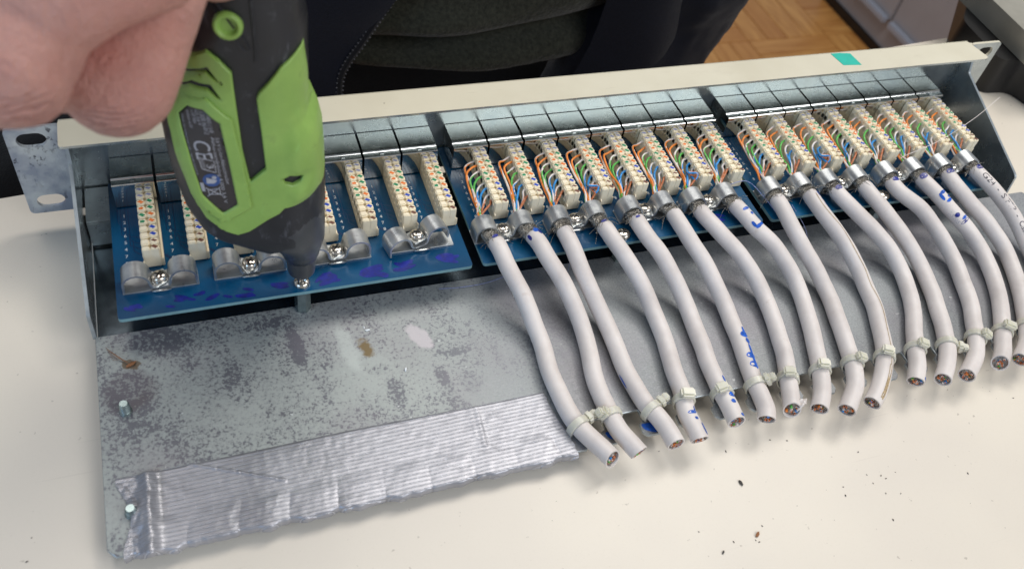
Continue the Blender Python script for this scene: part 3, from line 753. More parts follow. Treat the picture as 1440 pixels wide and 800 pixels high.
# front plate with two slotted ears (seen from behind: zinc), painted on its outer side
def slot(cx, cz, w=10.5, h=6.6):
    r = h / 2; out = []
    for s, a0 in ((1, -90), (-1, 90)):
        for k in range(9):
            a = math.radians(a0 + 180 * k / 8)
            out.append((cx + s * (w / 2 - r) + r * math.cos(a), cz + r * math.sin(a)))
    return out
XL, XR = -0.8, 440.9
for x0, x1, hx, mm in ((-21.3, XL - 0.2, -12.55, 'ear'), (XR + 0.2, 461.3, 452.55, 'zinc')):
    g = G()
    plate(g, rounded([(x0, 0.2), (x1, 0.2), (x1, 44), (x0, 44)], 2.2, 4), [slot(hx, 38), slot(hx, 6.4)], M[mm],
          lambda a, b: (a, 0, b), lambda a, b: (a, 1.5, b), step=None, mside=M['ear' if x0 < 0 else 'beige'], mbot=M['beige'])
    obj('mounting_ear', g, panel)
g = G()
ports = []
for bi in range(3):
    for k in range(8):
        px = 12.4 + bi * 138.68 + k * 16.525 + 7.8
        ports.append([(px - 5.9, 14.6), (px + 5.9, 14.6), (px + 5.9, 22.8), (px - 5.9, 22.8)])
plate(g, [(XL - 0.1, 0.2), (XR + 0.1, 0.2), (XR + 0.1, 44), (XL - 0.1, 44)], ports, M['zinc'], lambda a, b: (a, 0, b), lambda a, b: (a, 1.5, b), mside=M['beige'], mbot=M['beige'])
obj('front_plate', g, panel)
# folded top lip, beige above, bare below
g = G()
lp = rounded([(-2.1, 1.4), (-2.1, -14), (438.3, -14), (440.2, -12.6), (437.6, 1.4)], 1.6, 3)
plate(g, lp, [], M['beige'], lambda x, y: (x, y, 45.2), lambda x, y: (x, y, 44.1), mbot=M['zinc'], mside=M['zinc'])
obj('top_lip', g, panel)
g = G(); g.box(-2.0, 438, 1.55, 2.3, 44.1, 45.1, M['beige'], 0.3); obj('lip_fold', g, panel)
# side walls
for X, t in ((0, -1.3), (440.4, 1.3)):
    g = G()
    wp = rounded([(-0.2, 34), (-0.2, -3.2), (-67.0, -3.2), (-67.0, -0.8), (-65.8, 9.1), (-64.2, 10.2), (-7.5, 31.2), (-3, 43.9), (-0.2, 43.9)], 0.7, 2)
    plate(g, wp, [], M['zinc'], lambda y, z: (X, y, z), lambda y, z: (X + t, y, z), mside=M['edge'])
    obj('side_wall', g, panel)
# base sheet under the boards with a raised tab at the left
g = G()
g.box(0.3, 440.0, -66.6, -0.3, -4.6, -3.5, M['base'])
obj('base_sheet', g, panel)
g = G(); g.box(0.6, 10.2, -20, -0.5, 10.2, 11.4, M['zinc'], 0.3); g.box(0.6, 10.2, -20, -18.9, -2.2, 10.1, M['zinc'], 0.2)
obj('board_ledge', g, panel)
# cable tray with finger comb
NY, FY, BY = -144.4, -156.0, -66.9
fing = [161.6 + 15.9 * k for k in range(-9, 19)]
out = [(-0.5, FY)]
out += [(9.5, FY), (9.5, NY)]
for c in fing:
    out += [(c - 2.6, NY), (c - 2.6, -149.2), (c - 4.6, -150.2), (c - 4.8, -154.2), (c - 3.2, FY), (c + 3.2, FY), (c + 4.8, -154.2), (c + 4.6, -150.2), (c + 2.6, -149.2), (c + 2.6, NY)]
out += [(456.5, NY), (456.5, BY - 6), (452, BY), (-0.5, BY)]
out[0:1] = [(-0.5, FY + 3), (2.2, FY)]
g = G()
plate(g, out, [], M['tray'], lambda x, y: (x, y, -2.0), lambda x, y: (x, y, -3.3), mside=M['edge'])
tray = obj('cable_tray', g, panel, (0, 0, 0), 30)
tray.modifiers.new('edge', 'BEVEL').width = 0.00022
# blue marker smears left on some fingers
for k, (c, w) in enumerate([(177.5, 7), (193.4, 8.4), (225.2, 5), (272.9, 7), (288.8, 6), (320.6, 5), (336.5, 5)]):
    g = G(); pl = [(c - w / 2 + random.uniform(-.5, .5), -150.6), (c - w / 2.3, -153.2), (c, -155.4), (c + w / 2.4, -154.2), (c + w / 2.2, -151)]
    plate(g, rounded(pl, 1.0, 3), [], M['ink'], lambda x, y: (x, y, -1.93), lambda x, y: (x, y, -1.98))
    if k in (0, 1, 4): obj('ink_smear', g, tray)
# studs standing up from the tray
for x, y, h in ((8.1, -102.0, 5.2), (7.6, -141.7, 3.6), (448.5, -141.5, 5)):
    g = G()
    g.lathe((x, y, -2), (0, 0, 1), [(2.3, 0.05), (2.1, 0.45), (1.75, 0.5)] + [(1.75 + (0.12 if i % 2 else -0.1), 0.6 + i * 0.32) for i in range(int((h - 1.2) / 0.32))] + [(1.6, h - 0.4), (1.35, h)], M['bracket'], 16)
    obj('threaded_stud', g, panel, (x, y, -2))

# ---- circuit boards and what is soldered to them
BX = [9.67, 148.35, 287.03]
SCREW = [[25.5, 57.9, 91.2, 124.0], [161.0, 193.9, 227.6, 259.4], [300.0, 332.0, 366.0, 399.5]]
ZB = 13.0
# jack
g = G()
prof = [(-0.35, ZB + 0.6), (-0.35, 25.6), (-10.6, 25.75), (-11.4, 25.7), (-12.0, 25.52), (-12.5, 25.22), (-12.75, 24.9), (-15.0, 25.12), (-15.45, 25.08), (-15.75, 24.85), (-15.87, 24.5), (-15.87, ZB + 0.6)]
mm = ['chrome', 'shell', 'shell', 'chrome', 'chrome', 'chrome', 'shell', 'chrome', 'chrome', 'chrome', 'chrome']
W = 15.55
for (a, b), m_ in zip(zip(prof, prof[1:]), mm):
    g.add([(0, a[0], a[1]), (W, a[0], a[1]), (W, b[0], b[1]), (0, b[0], b[1])], [(0, 1, 2, 3)], M[m_])
for x in (0, W): g.add([(x, y, z) for y, z in prof], [tuple(range(len(prof)))], M['chrome'])
g.box(6.9, 8.7, -14.6, -13.2, 25.12, 25.5, M['washer'], 0.15)
g.box(2, 5, -15.6, -13, ZB + 0.02, ZB + 0.62, M['dark']); g.box(10.5, 13.6, -15.6, -13, ZB + 0.02, ZB + 0.62, M['dark'])  # dark blocks stand in for the shade under the shell
jack_me = mesh_of('network_jack', g, (0, 0, ZB), 25)
# terminal block (8.17 mm right of the jack's left edge)
g = G(); BW = 6.2
g.box(0, BW, -49.4, -15.9, ZB + 0.02, ZB + 8.0, M['cream'], 0.25)
g.box(BW - 0.2, BW + 0.9, -49.2, -16.2, ZB + 0.02, ZB + 3.2, M['cream'], 0.4)
NP = 10; PITCH = 3.55
ys = [-17.3 - PITCH * k for k in range(NP)]
for k, yc in enumerate(ys):
    last = k == NP - 1
    zt = ZB + 10.4
    if last:
        g.box(-0.02, BW + 0.02, -49.68, yc + 0.3, ZB + 0.3, zt - 0.5, M['cream'], 0.3)
        g.box(BW - 0.3, BW + 0.9, -49.5, yc + 0.3, ZB + 0.1, ZB + 4.5, M['cream'], 0.4)
        g.box(0.1, 2.95, yc - 0.6, yc + 1.2, ZB + 5, zt, M['cream'], 0.35)
        g.box(3.25, 6.1, yc - 0.6, yc + 1.2, ZB + 5, zt, M['cream'], 0.35)
    else:
        g.box(0.0, 2.98, yc - 1.45, yc + 1.45, ZB + 5, zt, M['cream'], 0.45)
        g.box(3.22, 6.2, yc - 1.25, yc + 1.65, ZB + 5, zt, M['cream'], 0.45)
        g.box(2.2, 4.0, yc - 0.7, yc + 0.7, ZB + 5, zt - 0.7, M['cream'], 0.2)
    # round relief on the left flank
    g.lathe((-0.02, yc - 1.77, ZB + 4.6), (1, 0, 0), [(0.6, -0.25), (0.8, -0.1), (0.8, 0.3)], M['cream'], 10)
    cl = {0: ('m_violet', 'm_violet'), 1: ('m_violet', 'm_violet'), 2: ('m_orange', 'm_green'), 3: ('m_orange', 'm_green'), 4: ('m_green', 'm_orange'), 5: ('m_green', 'm_orange'),
          6: (None, 'm_blue'), 7: (None, 'm_blue'), 8: (None, 'm_brown'), 9: (None, 'm_brown')}[k]
    for cx, m_ in ((1.5, cl[0]), (4.7, cl[1])):
        if not m_: continue
        s = 0.75 if k in (0, 1, 8) else 1.0
        full = k in (3, 5, 7, 9)
        yy = yc + (0.25 if cx > 3 else 0) - (0 if not last else -0.3)
        pl = [(cx - 1.3, yy + 0.2), (cx - 0.2, yy + 1.0 * s), (cx + 1.3, yy - 0.2), (cx + 0.2, yy - 1.0 * s)]
        if full and cx < 3: pl = [(cx - 0.9, yy - 0.6), (cx - 0.9, yy + 0.5), (cx + 0.3, yy + 0.75), (cx + 0.9, yy + 0.1), (cx + 0.4, yy - 0.7)]
        g.add([(a, b, zt + 0.03) for a, b in pl][::-1], [tuple(range(len(pl)))], M[m_])
idc_me = mesh_of('terminal_block', g, (0, 0, ZB), 35)
# clamp, saddle plate, screw
def arch(cx, z0, r, a0=180, a1=0, n=14):
    return [(cx + r * math.cos(math.radians(a0 + (a1 - a0) * k / n)), z0 + r * math.sin(math.radians(a0 + (a1 - a0) * k / n))) for k in range(n + 1)]
path = [(-12.9, 1.2), (-12.85, 2.6)] + arch(-8.26, 4.6, 4.6) [0:] + [(-3.5, 3.4), (-2.9, 2.3), (-1.6, 1.9), (1.6, 1.9), (2.9, 2.3), (3.5, 3.4)] + arch(8.26, 4.6, 4.6) + [(12.85, 2.6), (12.9, 1.2)]
g = G(); g.strip([(x, z + ZB) for x, z in path], -61.7, -54.0, 0.75, M['zinc_dull'])
clamp_me = mesh_of('cable_clamp', g, (0, -58, ZB), 40)
g = G(); g.box(-13.4, 13.4, -61.6, -53.6, ZB + 0.02, ZB + 0.75, M['zinc_dull'], 0.15)
g.tube([(-3.2, -61.9, ZB + 0.5), (-2.2, -62.6, ZB + 1.2), (0, -62.9, ZB + 1.4), (2.2, -62.6, ZB + 1.2), (3.2, -61.9, ZB + 0.5)], 0.45, M['washer'], 8)
plate_me = mesh_of('saddle_plate', g, (0, -58, ZB), 40)
def screw_mesh(name, r=2.9, z=ZB + 2.4, washer=True, cross=True):
    g = G()
    if washer: g.box(-3.3, 3.3, -3.4, 3.4, z, z + 0.7, M['washer'], 0.2)
    z1 = z + (0.7 if washer else 0)
    g.lathe((0, 0, z1), (0, 0, 1), [(r * 0.98, 0.02), (r, 0.5), (r * 0.93, 1.3), (r * 0.72, 1.85), (r * 0.4, 2.1), (0.0, 2.15)], M['nickel'], 22)
    for a in (35, 125):
        g.box(-1.5, 1.5, -0.33, 0.33, 1.9, 2.22, M['dark'], 0, Matrix.Translation((0, 0, z1)) @ Matrix.Rotation(math.radians(a), 4, 'Z'))  # dark bars stand in for the shade of the cross recess
    return mesh_of(name, g, (0, 0, ZB), 40)
screw_me = screw_mesh('screw')
bscrew_me = screw_mesh('screw', 3.2, ZB + 0.05, False)
boards = []
order = '12365478'
for bi in range(3):
    x0 = BX[bi]; x1 = x0 + 134.1; yf = -72.7
    bx = {0: 0.0, 1: 0.0, 2: 0.0}[bi]
    g = G()
    bp = rounded([(x0, -0.8), (x0, yf), (x1, yf), (x1, -0.8)], 1.6, 4)
    plate(g, bp, [], M['pcb'], lambda x, y: (x, y, ZB), lambda x, y: (x, y, ZB - 1.6), mside=M['pcb_edge'])
    b = obj('circuit_board', g, panel, (x0 + 67, -36, ZB))
    boards.append(b)
    def put(name, me, org, rot=None):
        o = bpy.data.objects.new(name, me); COL.objects.link(o); o.parent = b
        o.location = (Vector(org) - ORG[b]) * K; ORG[o] = Vector(org)
        if rot: o.rotation_euler = rot
        return o
    tr = G(); sk = G()
    for k in range(8):
        jx = 12.4 + bi * 138.68 + k * 16.525
        put('network_jack', jack_me, (jx + random.uniform(-.06, .06), 0, ZB))
        ix = jx + 8.17
        put('terminal_block', idc_me, (ix, random.uniform(-.15, .15), ZB), (0, 0, random.uniform(-.004, .004)))
        # tracks in the lane left of the block
        for q in range(5):
            sx = ix - 8.2 + q * 1.35 + random.uniform(-.2, .2)
            ps = [(sx, -16.6), (sx, -24 - q * 3.1), (sx + 1.0, -25.4 - q * 3.1), (sx + 1.0, -31 - q * 3), (ix - 0.4, -33.5 - q * 3.2)]
            if q == 4: ps = [(ix + BW + 1.4, -44), (ix + BW + 3.5, -46.5), (ix + BW + 6.5, -46.9), (ix + BW + 9.4, -50.0)]
            for (ax_, ay_), (bx_, by_) in zip(ps, ps[1:]):
                if bx_ > x1 - 1: continue
                d = Vector((bx_ - ax_, by_ - ay_, 0)); 
                if d.length < 0.05: continue
                wv = Vector((-d.y, d.x, 0)).normalized() * (0.16 if q < 4 else 0.55)
                A = Vector((ax_, ay_, ZB + 0.02 + 0.004 * q)); B_ = Vector((bx_, by_, ZB + 0.02 + 0.004 * q))
                tr.add([A - wv, B_ - wv, B_ + wv, A + wv], [(0, 1, 2, 3)], M['trace'])
        # printed numerals beside the block
        if jx - x0 >= 0:
            for q, ch in enumerate(order):
                v, f = text_mesh(ch, 2.3)
                ox, oy = ix - 6.4 - (0.05 * q), -21.5 - q * 3.62
                if ox < x0 + 0.8: ox = x0 + 0.9
                if bi and k: ox = ix - 6.9
                sk.add([(ox + a, oy + c, ZB + 0.05) for a, c in v], f, M['silk'])
    tg = obj('track', tr, b, smooth=0); tag(tg, kind='stuff')
    obj('printed_numerals', sk, b, smooth=0)
    for k, sx in enumerate(SCREW[bi]):
        yo = [0, 0.6, 0.8, 1.2][k] if bi == 0 else -0.3
        rot = None; dz = 0
        if bi == 0 and k == 3: rot = (0.0, -0.06, 0.20)
        if bi == 0 and k == 2: rot = (0, 0, 0.04)
        cl = put('cable_clamp', clamp_me, (sx, -58 + yo, ZB + (0.4 if rot else 0)), rot)
        put('saddle_plate', plate_me, (sx + (1.6 if (bi == 0 and k == 3) else 0), -58 + yo, ZB))
        put('screw', screw_me, (sx, -58 + yo, ZB + (1.9 if bi == 0 and k == 3 else 0)), (random.uniform(-.05, .05), random.uniform(-.05, .05), random.random() * 3))
    for sx in (x0 + 66.1,):
        put('screw', bscrew_me, (sx - (1.2 if bi else 0), -68.4, ZB), (0, 0, 0.4))
    for sx in (x0 + 66.1,):
        g = G(); g.lathe((sx, -68.4, -2.25), (0, 0, 1), [(3.1, 0), (3.1, 13.6)], M['bracket'], 6)
        obj('hex_standoff', g, b, (sx, -68.4, -2.2), 20)
# blue and violet marker scribbles on the boards
def scribble(b, cx, cy, w, h, n, m, seed):
    random.seed(seed); g = G()
    for q in range(n):
        a = random.uniform(-0.5, 0.5) + (math.pi if q % 2 else 0)
        px, py = cx + random.uniform(-w, w) * .5, cy + random.uniform(-h, h) * .5
        pts = []; r = random.uniform(0.5, 1.0) * h * .5
        for k in range(14):
            t = 2 * math.pi * k / 14
            rr = r * (1 + 0.25 * noise.noise(Vector((math.cos(t), math.sin(t), seed + q * 3.1))))
            ex = 1.7 * rr * math.cos(t); ey = 0.62 * rr * math.sin(t)
            pts.append((px + ex * math.cos(a) - ey * math.sin(a), py + ex * math.sin(a) + ey * math.cos(a), ZB + 0.04 + 0.012 * q))
        pts = [(x, max(y, -72.3), z) for x, y, z in pts]
        g.add(pts, [tuple(range(14))], m)
    obj('marker_scribble', g, b, smooth=0)
for k, (bi, cx, cy, w, h, n) in enumerate([(0, 86, -67, 5, 5, 6), (0, 104, -67.5, 7, 5, 6), (0, 117.5, -67.5, 6, 5, 6), (0, 134, -66.5, 9, 5, 6), (0, 32, -68.5, 9, 4, 5), (0, 53, -68.5, 10, 4, 5), (0, 16, -68, 5, 3, 3), (0, 69, -67, 5, 4, 3), (0, 40.5, -67, 6, 4, 3),
                                           (1, 262, -66, 5, 4, 3), (1, 243, -66.5, 3, 4, 2), (2, 345, -67.5, 6, 3, 2)]):
    scribble(boards[bi], cx, cy, w, h, n, M['ink_dark'], 40 + k)
random.seed(11)
tag(panel, 'galvanised rack patch panel with beige lip and three blue circuit boards of jacks', 'patch panel')

# teal tape on the lip
g = G(); tp = [(349.5, 0.9), (351.2, -8.6), (361.4, -9.6), (360.6, -0.2), (355, 0.8)]
plate(g, tp, [], M['teal'], lambda x, y: (x, y, 45.36), lambda x, y: (x, y, 45.22))
tag(obj('tape_tab', g, origin=(355, -5, 45.2)), 'small teal tape square stuck on the beige top lip', 'tape')

# ================================================================== DUCT TAPE over the tray fingers
def lerp_poly(P, y):
    for (x0, y0), (x1, y1) in zip(P, P[1:]):
        if y0 >= y >= y1: return x0 + (x1 - x0) * (y0 - y) / (y0 - y1)
    return P[-1][0] if y < P[-1][1] else P[0][0]
def tape_pt(u, v):
    y0 = -128.0 - 0.25 * math.sin(u * 9) + (0.5 * math.exp(-((u - 0.16) / .01) ** 2))
    X = 8 + 152 * u
    sc = 0.5 - 0.5 * math.cos(2 * math.pi * (X - 2.6 + 5.3) / 15.9)       # 0 between fingers, 1 on them
    sc = abs(math.sin(math.pi * (X - 10.65) / 15.9)) ** 0.6
    big = noise.noise(Vector((X * 0.045, 3.3, 0)))
    yf = -155.6 - 1.7 * sc * (0.35 + 0.65 * min(1, max(0, 0.55 + big))) + 0.8 * noise.noise(Vector((X * 0.28, 7.7, 1))) + 0.1 * noise.noise(Vector((X * 1.1, 7.7, 4)))
    roll = 0.87
    vv = min(1, v / roll)
    y = y0 + (yf - y0) * vv
    yl = min(-128, max(-156.5, y))
    xl = lerp_poly(TAPE_LEFT, min(-130.7, yl)); xr = lerp_poly(TAPE_RIGHT, yl) + 0.5 * noise.noise(Vector((y * 0.5, 1, 2)))
    x = xl + (xr - xl) * u
    h = 0.35
    x2 = x - 10
    # sag between the fingers near the front
    if y < -145:
        h += (0.22 + 0.5 * max(0, big)) * sc * min(1, (-145 - y) / 4) - 0.12 * (1 - sc) * min(1, (-145 - y) / 6)
    # creases
    h += 0.30 * max(0, noise.noise(Vector((x * 0.07, y * 0.05, 0))) - 0.1) * (1 if y > -147 else 1.4)
    h += 0.10 * noise.noise(Vector((x * 0.42, y * 0.30, 5)))
    h += 0.03 * noise.noise(Vector((x * 1.3, y * 0.9, 9)))
    # long ridge right of the pinch, then the pinched fold round the stud
    r = x - (12.6 + 0.03 * (y + 140)); h += 2.3 * math.exp(-((r - 0.6) / 2.3) ** 2) - 0.25 * math.exp(-((r + 3.2) / 0.8) ** 2)
    pin = math.exp(-((y + 142) / 4.5) ** 2) * math.exp(-((x - 9.6) / 2.6) ** 2); h += 1.6 * pin
    h += 1.1 * abs(noise.noise(Vector((x * 0.35, y * 0.22, 3)))) * math.exp(-((x - 9) / 5.5) ** 2)
    # diagonal wrinkle
    t = (x - 27.5) / 27.0; yy = -128.5 - 12.5 * t
    if -0.05 < t < 1.1: h += 0.5 * math.exp(-((y - yy) / 0.55) ** 2) * (0.7 + 0.5 * noise.noise(Vector((x * 1.2, 0, 0))))
    r = x - (129.5 + 0.10 * (y + 128)); h += 0.45 * math.exp(-(r / 1.3) ** 2) * (1 if y > -146 else 0.3) + 0.2 * math.exp(-((r + 2.4) / 0.9) ** 2) * (1 if y > -142 else 0.2)
    h *= min(1, (y0 - y) / 0.8 + 0.15)
    h = max(h, 0.12)
    z = -2 + h
    if v > roll:
        w = (v - roll) / (1 - roll)
        a = w * math.pi * 0.62
        y = y - 1.1 * math.sin(a); z = z - 2.4 * (1 - math.cos(a)) * 0.8 - 0.3 * w
    return (x, y, max(z, TZ + 0.4))
g = G()
NU, NV = 420, 110
rings = [[tape_pt(i / NU, j / NV) for i in range(NU + 1)] for j in range(NV + 1)]
g.sheet(rings[::-1], 0.18, M['tape'])
tag(obj('duct_tape', g, origin=(0, 0, 0), smooth=60), 'wide silver duct tape strip crumpled over the tray front edge', 'tape')

# ================================================================== CABLES
R = 3.6
CAP = []
WIRES = [('w_white', 'w_orange'), ('w_orange',), ('w_white', 'w_green'), ('w_green',), ('w_white', 'w_blue'), ('w_blue',), ('w_white', 'w_brown'), ('w_brown',)]
WN = ['white wire with orange stripe', 'orange wire', 'white wire with green stripe', 'green wire', 'white wire with blue stripe', 'blue wire', 'white wire with brown stripe', 'brown wire']
BLK = [12.4 + (1 + i // 8) * 138.68 + (i % 8) * 16.525 + 8.17 for i in range(16)]
EXTRA = ['its end cut slanted beside the duct tape', 'kinked halfway and smudged with pale dirt', 'splayed braid hairs at its clamp',
         'blue strokes and a dot below its tie', 'blue dash and dot marks near its cut end', 'long row of blue dashes down its side',
         'torn flap of sheath at its cut end', 'blue curl mark just below its clamp', 'unmarked sheath curling back under its tie',
         'brown crack line running down its sheath', 'strong elbow bend in its middle', 'plain unmarked sheath',
         'dark blue spot beside its clamp', 'blue curl and hook marks on its upper sheath', 'dark blue spot, next to the printed cable',
         'grey printed lettering, nearest the right side wall']
NTH = ['first', 'second', 'third', 'fourth', 'fifth', 'sixth', 'seventh', 'eighth', 'ninth', 'tenth', 'eleventh', 'twelfth', 'thirteenth', 'fourteenth', 'fifteenth', 'sixteenth']
paths = []
def on_cable(fr, s, ang, rr):
    """point on a cable surface: s in path samples, ang around (0 = up towards the viewer)"""
    i = int(max(0, min(len(fr) - 2, s))); f = s - i
    p = fr[i][0].lerp(fr[i + 1][0], f); t = fr[i][1]
    up = (Vector((-0.15, -0.45, 0.85))); up = (up - t * up.dot(t)).normalized(); sd = t.cross(up)
    return p + up * (math.cos(ang) * rr) + sd * (math.sin(ang) * rr)
def ink_patch(g, fr, s0, a0, ls, la, m, rot=0.0, n=16):
    """ellipse of ink lying on the sheath; ls along (samples), la around (rad)"""
    vs = []; a0 = -a0; rot = -rot
    for ring, k in ((1.0, n),):
        for q in range(n):
            t = 2 * math.pi * q / n; w = 1 + 0.14 * noise.noise(Vector((math.cos(t) * 2, math.sin(t) * 2, s0)))
            e1, e2 = w * math.cos(t), w * math.sin(t)
            c_, s_ = math.cos(rot), math.sin(rot)
            vs.append(on_cable(fr, s0 + ls * (e1 * c_ - e2 * s_ * 0.6), a0 + la * (e2 * c_ + e1 * s_ * 0.6), R + 0.09))
    vs.append(on_cable(fr, s0, a0, R + 0.10))
    g.add(vs, [(q, (q + 1) % n, n) for q in range(n)], m)
for ci, ctrl in enumerate(CABLES):
    pts = spline(ctrl, 1.5)
    # gentle wander of a stiff, handled cable
    P = []
    for k, p in enumerate(pts):
        a = min(1, k / 12)
        P.append(p + Vector((0.25 * noise.noise(Vector((k * 0.13, ci * 7.1, 0))), 0, 0.25 * a * (noise.noise(Vector((k * 0.15, ci * 3.3, 5)))))))
    pts = P; paths.append(pts)
    c0 = pts[0]
    root = empty('network_cable', (ctrl[3][0], -110, -2))
    # index where the sheath starts
    js = next(k for k, p in enumerate(pts) if p.y < (-63.2 if ci % 3 else -64.5))
    sh = pts[js:]
    fr = frames(sh)
    n = 22; g = G(); rings = []
    shear = 0.35 if ci in (0, 6, 13) else random.uniform(-0.3, 0.1)
    for k, (p, t, u, w) in enumerate(fr):
        ring = []
        for j in range(n):
            a = 2 * math.pi * j / n
            rr = R * (1 + 0.022 * noise.noise(Vector((k * 0.11, math.cos(a) + ci, math.sin(a)))) + 0.012 * noise.noise(Vector((k * 0.5, math.cos(a) * 2, ci))))
            if k == 0: rr *= 0.93
            q = u * (math.cos(a) * rr) + w * (math.sin(a) * rr)
            if k == len(fr) - 1: q = q + t * (-shear * q.z + 0.18 * noise.noise(Vector((a * 1.5, ci, 3))))
            ring.append(p + q)
        rings.append(ring)
    pe, te, ue, we = fr[-1]
    end = rings[-1]
    inner = [pe + (q - pe) * 0.86 for q in end]
    deep = [pe + (q - pe) * 0.85 - te * 2.2 for q in end]
    g.ring_skin(rings, M['pvc'], True, False)
    g.ring_skin([end, inner, deep], M['pvc'], False, False)
    obj('sheath', g, root)
    # cut face: crumpled foil and eight cut cores
    g = G()
    base = [pe + (q - pe) * 0.85 - te * 0.9 for q in end]
    cen = pe - te * 0.4
    g.add(base + [cen], [(j, (j + 1) % n, n) for j in range(n)], M['foil'])
    nrm = (end[0] - end[n // 2]).cross(end[n // 4] - end[3 * n // 4]).normalized()
    if nrm.dot(te) < 0: nrm = -nrm
    for j in range(8):
        a = 2 * math.pi * j / 8 + ci; rr = random.uniform(0.12, 0.66); a += random.uniform(-.4, .4)
        jj = (a / (2 * math.pi) * n) % n; q0 = end[int(jj) % n]
        c_ = pe + (q0 - pe) * rr - te * 0.55
        col = [M['w_white'], M['w_orange'], M['w_white'], M['w_green'], M['w_white'], M['w_blue'], M['w_white'], M['w_brown']][(j * 3 + ci) % 8]
        g.lathe(c_, te + Vector((random.uniform(-.3, .3), 0, random.uniform(-.3, .3))), [(0.5, -0.3), (0.5, 0.45 + random.uniform(-.35, .4))], col, 10)
        g.lathe(c_ + te * 0.6, te, [(0.32, -0.3), (0.3, 0.2)], M['copper'], 8)
    for q in range(30):
        q0 = random.choice(end); p0 = pe + (q0 - pe) * random.uniform(0.2, 0.78) - te * 0.7
        g.tube([p0, p0 + te * random.uniform(0.4, 1.0) + Vector((random.uniform(-.6, .6), 0, random.uniform(-.6, .6)))], 0.13, M['copper' if q % 3 == 0 else 'foil'], 4)
    obj('cut_end', g, root)
    # braid between clamp and sheath with stray hairs
    g = G(); br = pts[2:js + 2]; frb = frames(br); rings = []
    for k in range(len(frb) * 3):
        i = min(len(frb) - 2, k // 3); f = (k % 3) / 3
        p = frb[i][0].lerp(frb[i + 1][0], f); u, w = frb[i][2], frb[i][3]
        rings.append([p + (u * math.cos(2 * math.pi * j / 30) + w * math.sin(2 * math.pi * j / 30)) * (3.3 + (0.35 if ci in (1, 2) else 0.0) + 0.5 * noise.noise(Vector((j * 0.7, k * 0.8, ci * 5)))) for j in range(30)])
    g.ring_skin(rings, M['braid'])
    hairs = {0: 14, 1: 16, 2: 34, 3: 22, 4: 22, 5: 20, 7: 18, 8: 24, 9: 26, 10: 20}.get(ci, 14)
    for q in range(hairs):
        a = random.uniform(-1.9, 1.9)
        s = on_cable(frb, len(frb) - 2.5, a, 3.2)
        L = random.uniform(3, 11 if ci in (2, 8, 9, 3) else 6)
        d = (s - frb[-1][0]).normalized() * random.uniform(0.2, 0.9) + frb[-1][1] * random.uniform(-0.1, 1.1) + Vector((random.uniform(-.5, .5), 0, random.uniform(-.3, .3)))
        c1 = s + d * L * 0.5; c2 = s + d * L + Vector((random.uniform(-1.5, 1.5), random.uniform(-1, 1), -L * random.uniform(0.0, 0.5)))
        c2.z = max(c2.z, ZB + 0.3 if c2.y > -72 else 3)
        g.tube(spline([s, c1, c2], L / 6), 0.1, M['braid'], 4)
    obj('shield_braid', g, root)
    # solder / heat-shrink glint at the mouth for a few
    # eight wires fanned to the left flank of the terminal block
    bx = BLK[ci]; mouth = c0
    rnd = random.Random(100 + ci)
    loopy = ci in (3, 6, 10)
    for q in range(8):
        yk = -17.3 - PITCH * (q + 1) + PITCH / 2 - 1.2
        zk = ZB + 8.3
        a = q / 7
        hug = 2.3 + 3.6 * (1 - a) + rnd.uniform(-0.7, 0.7)           # how far the wire swings out from the block
        lane = max(bx - hug, bx - 7.6)
        mx, mz = mouth.x + 0.9 - 1.8 * (1 - a) + rnd.uniform(-0.9, 0.9), mouth.z + rnd.uniform(-1.2, 1.8)
        zl = ZB + 5.2 + rnd.uniform(-1.2, 1.6)
        z0 = zk - rnd.uniform(0.4, 1.6)
        p = [(bx + 1.2, yk, zk), (bx - 0.5, yk - 0.2, z0 + 0.3), (bx - hug * 0.55, yk - 0.9 - rnd.uniform(0, 0.8), z0 + rnd.uniform(-0.5, 0.6))]
        y1 = yk - 3.2 - rnd.uniform(0, 1.6)
        if y1 > -46.5: p.append((lane, y1, (z0 + zl) / 2 + 0.5))
        if yk > -33: p.append((lane - rnd.uniform(-0.3, 0.9), (y1 - 46) / 2, zl))
        if yk > -40: p.append((lane * 0.55 + mx * 0.45 + rnd.uniform(-.6, .6), -46.5, zl + rnd.uniform(-0.4, 0.8)))
        if loopy and q in (5, 7, 6):
            p.insert(3, (bx - 4.6, -45.0, ZB + 9.0)); p.insert(4, (bx - 0.9, -46.8, ZB + 9.6)); p.insert(5, (bx - 2.4, -48.6, ZB + 7.5))
        p += [(mx, -51.5, mz), (mouth.x + (mx - mouth.x) * 0.8, -55.5, mouth.z + (mz - mouth.z) * 0.8)]
        sp = spline(p, 1.0)
        g = G(); cols = WIRES[q]
        fr_ = frames(sp); nn = 8; rings = [[pp + (u * math.cos(2 * math.pi * j / nn + k * 0.35) + w * math.sin(2 * math.pi * j / nn + k * 0.35)) * 0.49 for j in range(nn)] for k, (pp, t, u, w) in enumerate(fr_)]
        if len(cols) == 1: g.ring_skin(rings, M[cols[0]])
        else:
            vs = [pp for r_ in rings for pp in r_]
            fa, fb = [], []
            for i in range(len(rings) - 1):
                for j in range(nn):
                    (fb if j in ((0, 1, 2) if rnd.random() < 0.9 else ()) else fa).append((i * nn + j, i * nn + (j + 1) % nn, (i + 1) * nn + (j + 1) % nn, (i + 1) * nn + j))
            g.add(vs, fa, M[cols[0]]); g.add(vs, fb, M[cols[1]])
        o = obj('wire', g, root); o['label'] = WN[q]
    # marks
    g = G(); N_ = len(fr)
    def at_y(y): return min(range(N_), key=lambda k: abs(fr[k][0].y - y))
